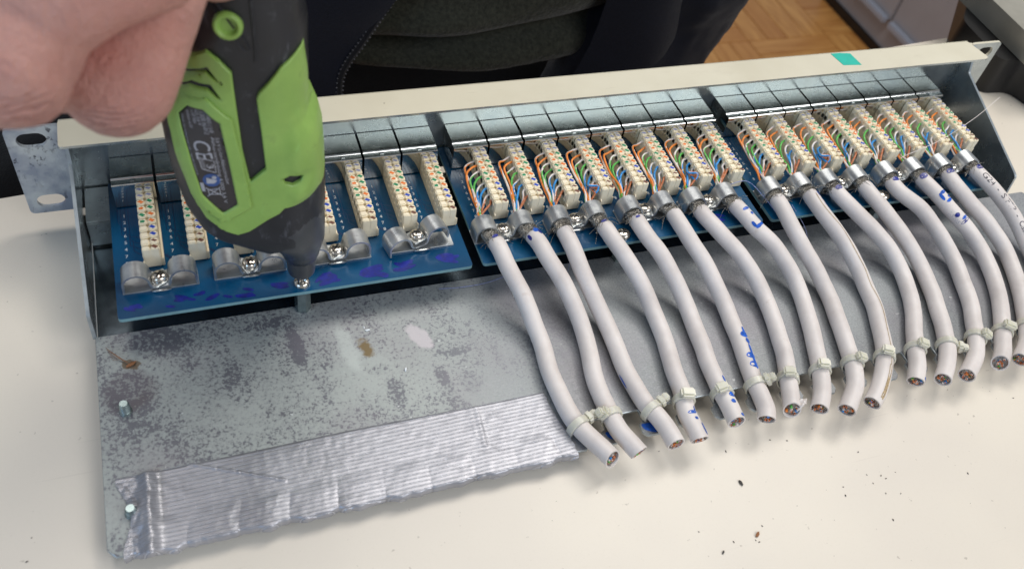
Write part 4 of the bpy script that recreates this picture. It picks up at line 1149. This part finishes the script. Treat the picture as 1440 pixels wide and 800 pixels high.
    def P_(y, a, ls, la, m='ink', rot=0.0):
        gi = G(); ink_patch(gi, fr, at_y(y), a, ls, la, M[m], rot); obj('ink_mark', gi, root, smooth=60)
    if ci == 0: P_(-65.5, 0.15, 0.5, 0.4, 'ink_dark')
    if ci == 1: P_(-66, 0.55, 0.9, 0.42); P_(-67, 0.9, 0.8, 0.3, 'ink_dark'); P_(-67.5, -0.75, 1.0, 0.22, 'ink_dark'); P_(-137, 1.35, 1.6, 0.10)
    if ci == 2: P_(-66.0, 0.0, 0.5, 0.35, 'w_orange') if False else None; P_(-133, -1.3, 2.2, 0.12)
    if ci == 3: P_(-66, 0.1, 0.4, 0.4, 'ink_dark'); P_(-152, 0.75, 1.4, 0.12, rot=.3); P_(-154.5, 0.35, 0.55, 0.55); P_(-157, 0.5, 0.45, 0.2); P_(-161.5, 0.9, 1.9, 0.16, rot=-.4)
    if ci == 4: P_(-66, 0.0, 0.4, 0.3, 'ink_dark'); P_(-143, 0.65, 1.2, 0.16, rot=.5); P_(-150.5, 0.75, 0.8, 0.5); P_(-153, 0.35, 0.6, 0.28); P_(-159.5, 0.8, 0.5, 0.3)
    if ci == 5:
        for y, a, l1, l2, r_ in ((-122.5, .75, 1.3, .16, .4), (-125, .62, .75, .42, 0), (-127.2, .8, .7, .24, 0), (-131.5, .75, 1.7, .16, .3), (-134.2, .45, .75, .46, 0), (-137.0, .75, 2.1, .18, .4), (-139.8, .6, .8, .52, 0)):
            P_(y, a * 0.8, l1 * 1.3, l2 * 1.3, 'ink', r_)
    if ci == 7: P_(-70.5, 0.3, 0.5, 0.5); P_(-72.5, 0.55, 0.5, 0.2); P_(-76.5, -0.3, 1.0, 0.2); P_(-78.5, 0.1, 0.5, 0.5); P_(-78.8, 0.75, 0.5, 0.4)
    if ci == 9: P_(-67.5, 0.8, 1.0, 0.2); P_(-71, 0.95, 0.8, 0.2); P_(-74, 1.0, 0.7, 0.2)
    if ci == 10: P_(-66.5, 0.1, 0.8, 0.5, 'ink_dark'); P_(-159.6, 0.85, 0.7, 0.28)
    if ci == 12: P_(-66.2, 0.1, 0.8, 0.5, 'ink_dark')
    if ci == 13: P_(-66.5, -0.2, 1.0, 0.55, 'ink_dark'); P_(-76, 0.25, 0.5, 0.5); P_(-77.5, -0.35, 1.2, 0.22); P_(-79.5, 0.2, 0.5, 0.5); P_(-79.3, 0.6, 0.5, 0.2); P_(-86.5, -0.4, 0.7, 0.35, 'ink_dark'); P_(-88, 0.2, 0.45, 0.5); P_(-89.6, -0.1, 0.5, 0.7, 'ink_dark')
    if ci == 14: P_(-66.5, 0.0, 0.9, 0.6, 'ink_dark')
    if ci == 15: P_(-66.5, 0.3, 0.9, 0.6, 'ink_dark')
    if ci == 9:
        g = G(); k0, k1 = at_y(-68), at_y(-165); vs = []
        for k in range((k1 - k0) * 2):
            s = k0 + k / 2; f = k / (2 * (k1 - k0)); a = -0.3 + 0.25 * noise.noise(Vector((s * 0.1, 0, 0))); wd = 0.05 + 0.06 * abs(noise.noise(Vector((s * 0.5, 3, 0)))) + (0.16 if f > 0.82 else 0)
            vs += [on_cable(fr, s, a - wd, R + 0.06), on_cable(fr, s, a + wd, R + 0.06)]
        g.add(vs, [(2 * k, 2 * k + 1, 2 * k + 3, 2 * k + 2) for k in range(len(vs) // 2 - 1)], M['w_brown'] if False else simple('brown_crack', (168, 146, 112), 0.7, 0, 0.3, 900))
        obj('crack_line', g, root, smooth=60)
    if ci == 6:
        g = G(); rr = []
        side = Vector((1, 0, 0)); e0 = pe + Vector((1.9, 0.6, 1.3))
        for k in range(8):
            f = k / 7
            c_ = e0 + Vector((4.6 * f, 0.6 * f, 2.4 * math.sin(f * 2.2) - 0.8 * f))
            wd = 3.6 * (1 - 0.55 * f) + 0.3 * math.sin(k * 2.1)
            rr.append([c_ + Vector((-0.4, -1, -0.15)) * (wd * (j / 4 - 0.5)) + Vector((0, 0, 0.5 * math.sin(j * 1.3 + k))) for j in range(5)])
        g.sheet(rr, 0.55, M['pvc'])
        o = obj('torn_flap', g, root)
    if ci == 15:
        g = G(); v, f = text_mesh('1G24  -  S/FTP  -  Cat.5', 4.0)
        k0 = at_y(-67.0)
        g.add([on_cable(fr, k0 + a / 1.5, 0.5 - b_ / R, R + 0.07) for a, b_ in v], f, M['print'])
        obj('printed_lettering', g, root, smooth=0)
    if ci == 13:
        g = G(); v, f = text_mesh('I-5205', 2.6); k0 = at_y(-84)
        g.add([on_cable(fr, k0 + a / 1.5, 1.2 - b_ / R, R + 0.05) for a, b_ in v], f, simple('faint_print', (176, 174, 184), 0.6)); obj('printed_lettering', g, root, smooth=0)
    side = 'from the duct tape'
    tag(root, f'{NTH[ci]} white cable {side}, {EXTRA[ci]}', 'cable', 'white network cables clamped to the boards')

# cable ties round cable and tray finger
tie_dir = [1.35, -0.9, 1.15, 0.0, -0.35, 0.95, -0.25, -0.1, 0.35, -0.15, 0.2, 1.45, 0.5, 0.1, 0.0, 0.0]
TL = ['its head standing out over the duct tape corner', 'head turned left', 'head sticking up to the right', 'flat square head on top, above the blue strokes', 'head low on the left, over blue marks',
      'long head lying to the right', 'square head on top, above the torn end', 'small square head on top', 'angular head tipped right', 'pale head over the brown crack', 'upright square head', 'head touching the neighbouring tie', 'slanted rounded head', 'wide head with a ragged top', 'cut off by the right picture edge', 'far right, outside']
for ci in range(15):
    pts = paths[ci]; k = min(range(len(pts)), key=lambda q: abs(pts[q].y + 147.2)); fr = frames(pts); p, t, u, w = fr[k]
    up = Vector((0, 0, 1)); up = (up - t * up.dot(t)).normalized(); sd = t.cross(up)
    if sd.x < 0: sd = -sd
    root = empty('cable_tie', (p.x, p.y, -3.5))
    g = G(); rings = []
    N_ = 36
    tilt = random.uniform(-0.15, 0.15)
    for j in range(N_):
        a = 2 * math.pi * j / N_
        c_, s_ = math.cos(a), math.sin(a)
        bot = max(0, -s_)
        rad = Vector((c_, s_))
        xx = c_ * (R + 0.65 + 0.1 * bot); yy = s_ * (R + 0.65) if s_ > 0 else s_ * (R + 2.3)
        cc = p + sd * xx + up * yy + t * (tilt * xx)
        o_ = (sd * c_ + up * s_)
        rings.append([cc + o_ * 0.2 + t * 1.3, cc + o_ * 0.2 - t * 1.3, cc - o_ * 0.5 - t * 1.5, cc - o_ * 0.5 + t * 1.5])
    rings.append(rings[0])
    g.ring_skin(rings, M['tie'], False, False)
    obj('band', g, root)
    a = math.pi / 2 - tie_dir[ci]
    o_ = sd * math.cos(a) + up * math.sin(a); tn = sd * -math.sin(a) + up * math.cos(a)
    c_ = p + o_ * (R + 2.0)
    Mx = Matrix((tn.to_4d(), t.to_4d(), o_.to_4d(), (0, 0, 0, 1))).transposed()
    Mx = Matrix(((tn.x, t.x, o_.x, c_.x), (tn.y, t.y, o_.y, c_.y), (tn.z, t.z, o_.z, c_.z), (0, 0, 0, 1)))
    g = G(); big = 1.15 if ci in (3, 5, 13) else 1.0
    g.box(-2.5 * big, 2.5 * big, -2.1, 2.1, -1.9, 1.2, M['tie'], 0.8, Mx)
    if abs(tie_dir[ci]) > 0.8: g.box(-1.5, 1.5, -1.6, 1.6, 0.8, 3.2, M['tie'], 0.5, Mx)
    obj('tie_head', g, root)
    tag(root, f'milky cable tie on the {NTH[ci]} cable, {TL[ci]}', 'cable tie', 'cable ties along the tray edge')

# loose foil threads
def thread(pts, lab, m='foil_blue', r=0.16):
    g = G(); g.tube(spline(pts, 1.2), r, M[m], 6)
    o = obj('foil_thread', g, origin=tuple(pts[0])); tag(o, lab, 'thread', 'loose foil threads')
thread([(131.5, -70, -1.7), (141, -71.2, -1.5), (152, -71.0, -1.4), (163, -68.5, -1.5)], 'blue and white thread lying along the tray back edge by the first cable')
thread([(300, -67, 15), (305, -76, 8), (306, -84, 1.5), (306.5, -96, -1.6)], 'blue thread hanging down between the ninth and tenth cables')
thread([(272, -53, 19), (281, -54, 20.5), (287, -62, 17), (290, -70, 14.4)], 'thin thread arched over the gap between second and third board')
thread([(368, -54, 23), (392, -50, 27), (414, -44, 33), (434, -36, 38)], 'long fine thread leaning against the right side wall', 'w_white', 0.13)
thread([(187, -69, 17.5), (186, -75, 12), (183.5, -80, 6), (181, -78, 3)], 'thin curled thread dangling beside the third cable', 'foil_blue', 0.12)
thread([(157.5, -66, 20), (158, -75, 9), (160, -85, 1), (168, -104, -1.7)], 'hair-thin grey strand curving right of the first cable', 'braid', 0.09)

# crumbs and specks on the table
g = G(); rnd = random.Random(3)
def crumb(g, x, y, s, m, z=TZ):
    bm = bmesh.new(); bmesh.ops.create_icosphere(bm, subdivisions=1, radius=1)
    an = rnd.random() * 3
    for v in bm.verts:
        f = 1 + 0.5 * noise.noise(v.co * 2 + Vector((x, y, 0)))
        a, b, c_ = v.co.x * s * 1.6 * f, v.co.y * s * 0.7 * f, v.co.z * s * 0.5
        v.co = Vector((x + a * math.cos(an) - b * math.sin(an), y + a * math.sin(an) + b * math.cos(an), z + s * 0.45 + c_))
    g.add([v.co for v in bm.verts], [[v.index for v in f.verts] for f in bm.faces], m); bm.free()
for (x, y) in CRUMBS[3:]:
    crumb(g, x, y, rnd.uniform(0.18, 0.36), M['crumb'])
for q in range(80):
    crumb(g, rnd.uniform(-60, 420), rnd.uniform(-260, -165), rnd.uniform(0.06, 0.15), M['crumb'])
tag(obj('crumbs', g, origin=(200, -200, TZ)), 'scattered dark specks and crumbs on the beige table', 'crumbs', kind='stuff')
for (x, y), lab, m_, s in ((CRUMBS[0], 'larger dark oblong crumb alone on the table below the cable ends', 'crumb', 0.9), (CRUMBS[1], 'small dark crumb nearest the bottom edge of the table', 'crumb', 0.6), ((CRUMBS[11]), 'brown flake on the table at lower right', 'crumb_b', 0.9)):
    g = G(); crumb(g, x, y, s, M[m_]); tag(obj('debris_flake', g, origin=(x, y, TZ)), lab, 'crumb')
for (x, y), s, lab in ((CHIPS[0], 0.7, 'larger white plaster chip by the rust spot on the tray'), (CHIPS[1], 0.45, 'smaller white chip beside the rust spot on the tray'), (CHIPS[3], 0.65, 'white chip on the middle of the tray')):
    g = G(); crumb(g, x, y, s, M['silk'], -2); tag(obj('plaster_chip', g, origin=(x, y, -2)), lab, 'chip')
g = G(); crumb(g, 11, -82.5, 1.3, M['crumb_b'], -2)
for q in range(8): g.tube(spline([(11, -82.5, -1.3), (8 - q * .4, -80 + q * .5, -0.9 + q * .1), (5 - q * .3, -79 + q * .9, -1.6)], 1), 0.07, M['crumb_b'], 4)
tag(obj('fibre_clump', g, origin=(11, -82, -2)), 'brown frayed fibre clump on the left corner of the tray', 'debris')

# ================================================================== POWER SCREWDRIVER
S0 = Vector((75.84, -68.62, 14.0)); DN = Vector((-0.138196, -0.990405, 0)); DA = Vector((0.990405, -0.138196, 0)); UPZ = Vector((0, 0, 1))
R0_, T0_ = 14.0, 18.0
def Dep(P):
    d = pdist(P, [D_BASE[:]], closed=False); ins = inpoly(P, D_BASE)
    d = np.where(ins, d, 0)
    return T0_ * np.sqrt(np.maximum(0, 1 - (1 - np.minimum(d / R0_, 1)) ** 2))
def dpt(a, b, h): return S0 + DA * float(a) + UPZ * float(b) + DN * float(h)
sd_root = empty('power_screwdriver', tuple(S0))
def shell(name, outer, holes, m, h, r=0.9, step=1.3, skirt=1.2, back=False, lift=None):
    V, F, L = cdt(outer, holes, step)
    D = Dep(V)
    loops = [resample(p, step) for p in [outer] + list(holes)]
    dd = pdist(V, loops)
    e = np.full(len(V), float(h))
    if lift is not None: e = e + np.array([lift(a, b) for a, b in V]) * np.minimum(dd / 3, 1)
    g = G()
    for sgn in ((1, -1) if back else (1,)):
        tv = [dpt(a, b, sgn * (d + x)) for (a, b), d, x in zip(V, D, e)]
        g.add(tv, F if sgn == 1 else [f[::-1] for f in F], m)
        for lp in L:
            k = len(lp)
            o = [tv[i] for i in lp] + [dpt(V[i][0], V[i][1], sgn * max(0, D[i] - skirt)) for i in lp]
            g.add(o, [(a, (a + 1) % k, (a + 1) % k + k, a + k) for a in range(k)], m)
    o = obj(name, g, sd_root, smooth=50)
    bv = o.modifiers.new('soft_edge', 'BEVEL'); bv.width = r * 0.6 * K; bv.segments = 2; bv.limit_method = 'ANGLE'; bv.angle_limit = math.radians(55)
    return o
# black core: front and back halves meeting at the outline
V, F, L = cdt(D_BASE, [], 1.5); D = Dep(V)
bd = set(L[0])
g = G()
def groove(a, b):
    return 0.0
fr_v = [dpt(a, b, d) for (a, b), d in zip(V, D)]; bk_v = [dpt(a, b, -d) for (a, b), d in zip(V, D)]
g.add(fr_v, F, M['black']); g.add(bk_v, [f[::-1] for f in F], M['black'])
obj('housing', g, sd_root, smooth=60)
def bulge(a, b):
    # raised motor cheek on the right and gentle hollow beside it
    t = max(0, min(1, (a + 4) / 5.0)) * max(0, min(1, (96 - b) / 8)) * max(0, min(1, (b - 36) / 12))
    return 1.6 * t * t * (3 - 2 * t)
shell('green_cover', D_GREEN, [D_V1, D_V2, D_V3], M['green'], 1.5, 0.9, 1.1, lift=bulge)
shell('label_frame', D_RINGO, [D_LABEL], M['green'], 2.5, 1.4, 1.0)
shell('label', D_LABEL, [], M['label'], 1.75, 0.3, 1.2)
# vent slats between the slots
def ring_button():
    a0, b0 = D_BTN; base = float(Dep([(a0, b0)])[0]); g = G()
    c = dpt(a0, b0, base); ax = (DN * 1.0 + UPZ * 0.12 - DA * 0.1).normalized()
    g.lathe(c, ax, [(3.9, -1.5), (3.9, 1.2), (3.6, 1.9), (3.1, 2.1), (2.6, 1.9), (2.3, 1.2), (2.1, 0.5), (0.01, 0.4)], M['green'], 28)
    obj('screw_collar', g, sd_root, tuple(c), 50)
ring_button()
# moulded ridges on the black grip
for pts in ([(-20, 132), (-13.5, 119.5), (-12.2, 117.6)], [(-18.5, 132), (-12.0, 121.5), (-10.8, 118)], [(-9.5, 134), (-9.3, 118), (-9.6, 114)]):
    g = G(); P = []
    for a, b in resample(pts + pts[::-1][1:-1], 1.5)[:len(resample(pts, 1.5))]:
        pass
    q = []
    for (a1, b1), (a2, b2) in zip(pts, pts[1:]):
        for k in range(8): q.append((a1 + (a2 - a1) * k / 8, b1 + (b2 - b1) * k / 8))
    g.tube([dpt(a, b, float(Dep([(a, b)])[0]) + 0.05) for a, b in q], 0.45, M['black'], 6)
    obj('grip_ridge', g, sd_root)
# nose, chuck, bit
g = G()
ax0 = S0 + DA * 0.2
def ellip(z, rx, ry, ca=0.0, cn=0.0, n=32):
    return [S0 + UPZ * z + DA * (ca + rx * math.cos(2 * math.pi * j / n)) + DN * (cn + ry * math.sin(2 * math.pi * j / n)) for j in range(n)]
g.ring_skin([ellip(15.6, 5.4, 5.4), ellip(15.9, 6.2, 6.2), ellip(18.5, 6.9, 6.8), ellip(23, 8.2, 8.4, -0.4, 0.6), ellip(29, 10.2, 11, -1.4, 1.6), ellip(36, 12.8, 15, -3.8, 1.8), ellip(44, 12.6, 17.2, -3.6, 0.8), ellip(54, 11, 16.5, -2.2, 0)], M['grey_nose'])
obj('nose_cone', g, sd_root, smooth=60)
g = G()
g.lathe(S0 + UPZ * 6.9, (0, 0, 1), [(4.4, 0), (4.9, 0.3), (5.1, 1.5), (5.3, 5), (5.3, 10)], M['grey_nose'], 28)
obj('chuck_sleeve', g, sd_root, smooth=40)
g = G()
g.lathe(S0 + UPZ * 1.3, (0, 0, 1), [(0.7, 0.0), (1.5, 1.6), (1.9, 2.6)], M['steel'], 12)
g.lathe(S0 + UPZ * 3.9, (0, 0, 1), [(2.3, 0.0), (2.9, 0.5), (3.0, 4.5)], M['steel'], 6)
for k in range(4):
    a = math.pi / 4 + k * math.pi / 2
    g.box(-0.35, 0.35, 0.5, 2.0, 0.4, 4.2, M['steel'], 0.1, Matrix.Translation(S0 + UPZ * 1.0) @ Matrix.Rotation(a, 4, 'Z'))
obj('driver_bit', g, sd_root, smooth=30)
# lettering and symbols on the label
def on_label(a, b, h=1.86): return dpt(a, b, float(Dep([(a, b)])[0]) + h)
def lab_text(name, s, p0, p1, size, m='label_print', parent=sd_root):
    v, f = text_mesh(s, size)
    w = max(x for x, y in v); d = Vector((p1[0] - p0[0], p1[1] - p0[1])); L_ = d.length; d.normalize(); u = Vector((-d.y, d.x))
    sc = L_ / w; g = G()
    g.add([on_label(p0[0] + d.x * x * sc + u.x * y, p0[1] + d.y * x * sc + u.y * y) for x, y in v], f, M[m])
    obj(name, g, parent, smooth=0)
T = D_TXT
lab_text('lettering', 'CE', T['CE'][0], T['CE'][1], 6.8)
lab_text('lettering', '3', T['3'][0], T['3'][1], 2.7)
lab_text('lettering', '3,6 V Li-Ion-Akkuschrauber', T['L1'][0], T['L1'][1], 1.45)
lab_text('lettering', 'Akku-aandrijving 4.000 3,6 V', T['L2'][0], T['L2'][1], 1.45)
lab_text('lettering', 'HDO 1.3-45', T['S1'][0], T['S1'][1], 1.7)
lab_text('lettering', '1300 N-012', T['S2'][0], T['S2'][1], 1.8)
lab_text('lettering', 'GS 3.6 V', T['S3'][0], T['S3'][1], 1.6)
lab_text('lettering', '~10 Nm', T['S4'][0], T['S4'][1], 1.6)
lab_text('lettering', '6-Kant 6,35', T['S5'][0], T['S5'][1], 1.2)
lab_text('lettering', 'Made for indoor use only - read the instructions', T['T1'][0], T['T1'][1], 0.9)
# box round the 3, blue disc, crossed bin, bar
def lab_line(pts, r=0.16, m='label_print', nm='symbol'):
    g = G(); q = []
    for (a1, b1), (a2, b2) in zip(pts, pts[1:]):
        for k in range(6): q.append((a1 + (a2 - a1) * k / 6, b1 + (b2 - b1) * k / 6))
    q.append(pts[-1])
    g.tube([on_label(a, b, 1.8) for a, b in q], r, M[m], 4); obj(nm, g, sd_root)
c3 = ((T['3'][0][0] + T['3'][1][0]) / 2 - 0.6, (T['3'][0][1] + T['3'][1][1]) / 2)
dd_ = Vector((T['L1'][1][0] - T['L1'][0][0], T['L1'][1][1] - T['L1'][0][1])).normalized(); uu_ = Vector((-dd_.y, dd_.x))
def lp_(c, x, y): return (c[0] + dd_.x * x + uu_.x * y, c[1] + dd_.y * x + uu_.y * y)
bq = [T['bx0'][0], T['bx0'][1], T['bx1'][1], T['bx1'][0], T['bx0'][0]]
lab_line(bq, 0.12)
for f_ in (0.1, 0.2, 0.3): lab_line([tuple(Vector(bq[0]).lerp(Vector(bq[1]), f_)), tuple(Vector(bq[3]).lerp(Vector(bq[2]), f_))], 0.07)
cb_ = T['blue'][0]; g = G()
g.add([on_label(*lp_(cb_, 2.6 * math.cos(t), 2.6 * math.sin(t)), 1.84) for t in [2 * math.pi * k / 20 for k in range(20)]], [tuple(range(20))], M['label_blue'])
g.add([on_label(*lp_(cb_, 0.7 * math.cos(t) - 1.0, 0.7 * math.sin(t) + 0.9), 1.9) for t in [2 * math.pi * k / 10 for k in range(10)]], [tuple(range(10))], M['label_print'])
g.add([on_label(*lp_(cb_, x, y), 1.9) for x, y in ((-1.2, -1.4), (1.2, -1.6), (1.4, 0.6), (0.2, 1.6), (-0.4, 0.2))], [(0, 1, 2, 3, 4)], M['label_print'])
obj('symbol', g, sd_root, smooth=0)
cz = ((T['bin'][0][0] + T['bin'][1][0]) / 2, (T['bin'][0][1] + T['bin'][1][1]) / 2 - 0.0)
lab_line([lp_(cz, -1.8, -2.2), lp_(cz, 1.8, 2.2)], 0.15); lab_line([lp_(cz, 1.8, -2.2), lp_(cz, -1.8, 2.2)], 0.15)
lab_line([lp_(cz, -1.2, 1.8), lp_(cz, -0.9, -1.6), lp_(cz, 0.9, -1.6), lp_(cz, 1.2, 1.8), lp_(cz, -1.2, 1.8)], 0.13)
g = G(); b0 = T['bar'][0]; g.add([on_label(*lp_(b0, x, y), 1.86) for x, y in ((0, 0), (3.6, 0), (3.6, 1.1), (0, 1.1))], [(0, 1, 2, 3)], M['label_print']); obj('symbol', g, sd_root, smooth=0)
tag(sd_root, 'green and black cordless screwdriver held upright, its bit turning a board screw', 'screwdriver')

# ================================================================== PERSON behind the table
person = empty('person', (230, 250, -750))
def blobby(chains, sub=2, dens=0.22):
    """overlapping spheres along tapered chains, fused later by a voxel remesh"""
    g = G(); bm = bmesh.new(); bmesh.ops.create_icosphere(bm, subdivisions=sub, radius=1)
    sv = [v.co.copy() for v in bm.verts]; sf = [[v.index for v in f.verts] for f in bm.faces]; bm.free()
    for ch in chains:
        for a, b in zip(ch, ch[1:]):
            A, B = Vector(a[:3]), Vector(b[:3]); L_ = (B - A).length; n = max(1, int(L_ / (min(a[3], b[3]) * dens)))
            for k in range(n + 1):
                t = k / n; r = a[3] + (b[3] - a[3]) * t; c = A.lerp(B, t)
                g.add([c + v * r for v in sv], sf, None)
    return g
def fused(name, chains, m, voxel, smooth_it, parent, sub=2, org=None, disp=None):
    g = blobby(chains, sub)
    g.mats = [M[m]]; g.mi = [0] * len(g.f)
    me = bpy.data.meshes.new(name); og = Vector(org if org else ORG[parent])
    me.from_pydata([tuple((Vector(v) - og) * K) for v in g.v], [], g.f); me.materials.append(M[m]); me.update()
    o = bpy.data.objects.new(name, me); COL.objects.link(o); ORG[o] = og; o.parent = parent; o.location = (og - ORG[parent]) * K
    r = o.modifiers.new('fuse', 'REMESH'); r.mode = 'VOXEL'; r.voxel_size = voxel * K; r.use_smooth_shade = True
    s = o.modifiers.new('soften', 'SMOOTH'); s.factor = 0.5; s.iterations = smooth_it
    if disp:
        for (sc, st) in disp:
            tx = bpy.data.textures.new(name + '_relief', 'CLOUDS'); tx.noise_scale = sc * K; tx.noise_depth = 3
            d = o.modifiers.new('relief', 'DISPLACE'); d.texture = tx; d.strength = st * K; d.texture_coords = 'OBJECT'; d.texture_coords_object = cam_o if False else None; d.texture_coords = 'LOCAL'
    return o
H = HAND
forearm = [H['W'][1], (30, 80, 205, 29), (-5, 150, 240, 36)]
fused('body', [H['A'], H['A0'], H['D2'], H['B'], H['A2'], H['B2'], H['Cc'], H['Dd'], H['P'], H['T'], H['W'], forearm], 'skin', 0.62, 2, person, 3, (30, -100, 160), disp=[(12, 0.9), (2.2, 0.15)])
# sleeves, torso, lap
fused('trousers', [[(80, 300, -170, 95), (-30, 120, -150, 88), (-75, 60, -165, 80), (-80, 55, -520, 60)], [(380, 300, -170, 95), (340, 140, -185, 84), (330, 95, -190, 78), (330, 95, -520, 58)], [(100, 300, -170, 110), (360, 300, -170, 110)], [(150, 250, -140, 90), (320, 250, -140, 90)]], 'trousers', 6, 6, person, 2, disp=[(70, 12)])
def torso_sheet(name, m, fn, us, vs_, th, parent=person):
    g = G(); g.sheet([[fn(u, v) for u in us] for v in vs_], th, M[m]); return obj(name, g, parent, smooth=80)
def lin_(a, b, n): return [a + (b - a) * k / n for k in range(n + 1)]
def sweater_fn(u, v):
    # u across 40..410 mm, v height above the hem
    x = 60 + 330 * u; z = -52 + 5 * math.sin(u * 5) + 380 * v
    t = (x - 225) / 190
    y = 138 + 90 * t * t
    h = z + 52
    y -= 9 * math.exp(-((h - 9) / 9) ** 2) - 10 * math.exp(-((h - 22 + 4 * math.sin(u * 6)) / 5.5) ** 2) + 13 * math.exp(-((h - 40 + 10 * math.sin(u * 4 + 1)) / 10) ** 2) * (0.6 + 0.4 * math.sin(u * 7))
    y -= 7 * noise.noise(Vector((x * 0.018, z * 0.05, 2.2)))
    if h < 3: y += 3 * (3 - h)
    if z > 60: y += (z - 60) * 0.12
    return (x, y, z)
torso_sheet('sweater', 'sweater', sweater_fn, lin_(0, 1, 110), [0, 0.002, 0.005, 0.009] + lin_(0.014, 0.2, 60) + lin_(0.21, 1, 30), 4)
ZL = [(126, 110, -60), (126, 110, -45), (128, 115, -33), (133, 117.5, -24), (141, 120, -14), (149, 122.5, -3), (158, 125, 9), (172, 129, 26), (186, 133, 60), (200, 140, 120), (205, 170, 300)]
def poly_at(P, v):
    s = v * (len(P) - 1); i = min(len(P) - 2, int(s)); f = s - i
    return Vector(P[i]).lerp(Vector(P[i + 1]), f)
def left_fn(u, v):
    p = poly_at(ZL, v); q = Vector((p.x - 300 * u, p.y + 190 * u * u - 9 * math.sin(min(1, u * 1.3) * math.pi), p.z - 70 * u * (1 - v)))
    q.y -= 9 * noise.noise(Vector((q.x * 0.02, q.z * 0.018, 4)))
    q.z -= 60 * (1 - v) ** 3 * min(1, u * 8)
    return tuple(q)
ZR = [(262, 118, -75), (275, 121, -55), (281, 123, -46), (287, 126, -34), (291, 129, -20), (294, 133, -4), (298, 137, 20), (300, 140, 80), (296, 175, 300)]
def right_fn(u, v):
    p = poly_at(ZR, v); q = Vector((p.x + 150 * u, p.y + 100 * u * u - 22 * math.sin(min(1, u * 2.0) * math.pi), p.z - 20 * u))
    q.y -= 8 * noise.noise(Vector((q.x * 0.02, q.z * 0.018, 9)))
    return tuple(q)
g = G()
g.sheet([[left_fn(u, v) for u in lin_(0, 1, 60)] for v in lin_(0, 1, 80)], 3, M['jacket'])
g.sheet([[right_fn(u, v)for u in lin_(0, 1, 50)] for v in lin_(0, 1, 80)], 3, M['jacket'])
obj('jacket', g, person, smooth=80)
fused('jacket_sleeve', [[(400, 290, 330, 82), (380, 215, 120, 66), (360, 172, -5, 57), (350, 168, -40, 52)], [(350, 168, -40, 52), (300, 128, -95, 44), (262, 110, -122, 38)]], 'jacket', 3.5, 5, person, 2, disp=[(45, 9), (14, 2.2)])
fused('jacket_sleeve', [[(40, 300, 340, 80), (-40, 250, 290, 62), (-30, 200, 262, 52), (-5, 150, 240, 46), (8, 128, 228, 44)]], 'jacket', 4, 5, person, 2, disp=[(45, 9)])
g = G(); zp = spline(ZL[:-1], 1.25)
frz = frames(zp)
for k, (p, t, u, w) in enumerate(frz):
    nrm = Vector((0.1, -0.8, 0.55)); sd = t.cross(nrm).normalized()
    c_ = p - nrm * -1.6 + sd * (0.7 if k % 2 else -0.7)
    Mx = Matrix(((sd.x, t.x, nrm.x, c_.x), (sd.y, t.y, nrm.y, c_.y), (sd.z, t.z, nrm.z, c_.z), (0, 0, 0, 1)))
    g.box(-1.5, 1.5, -0.33, 0.33, -0.6, 0.6, M['zip'], 0, Mx)
tag(obj('zipper_teeth', g, person, smooth=0), kind='stuff')
g = G(); g.tube([p + Vector((0, -0.8, 0.4)) for p in zp], 2.0, M['lapel'], 6); obj('zipper_tape', g, person)
tag(person, 'person in open black zip jacket over olive knit, gripping the green screwdriver', 'person')
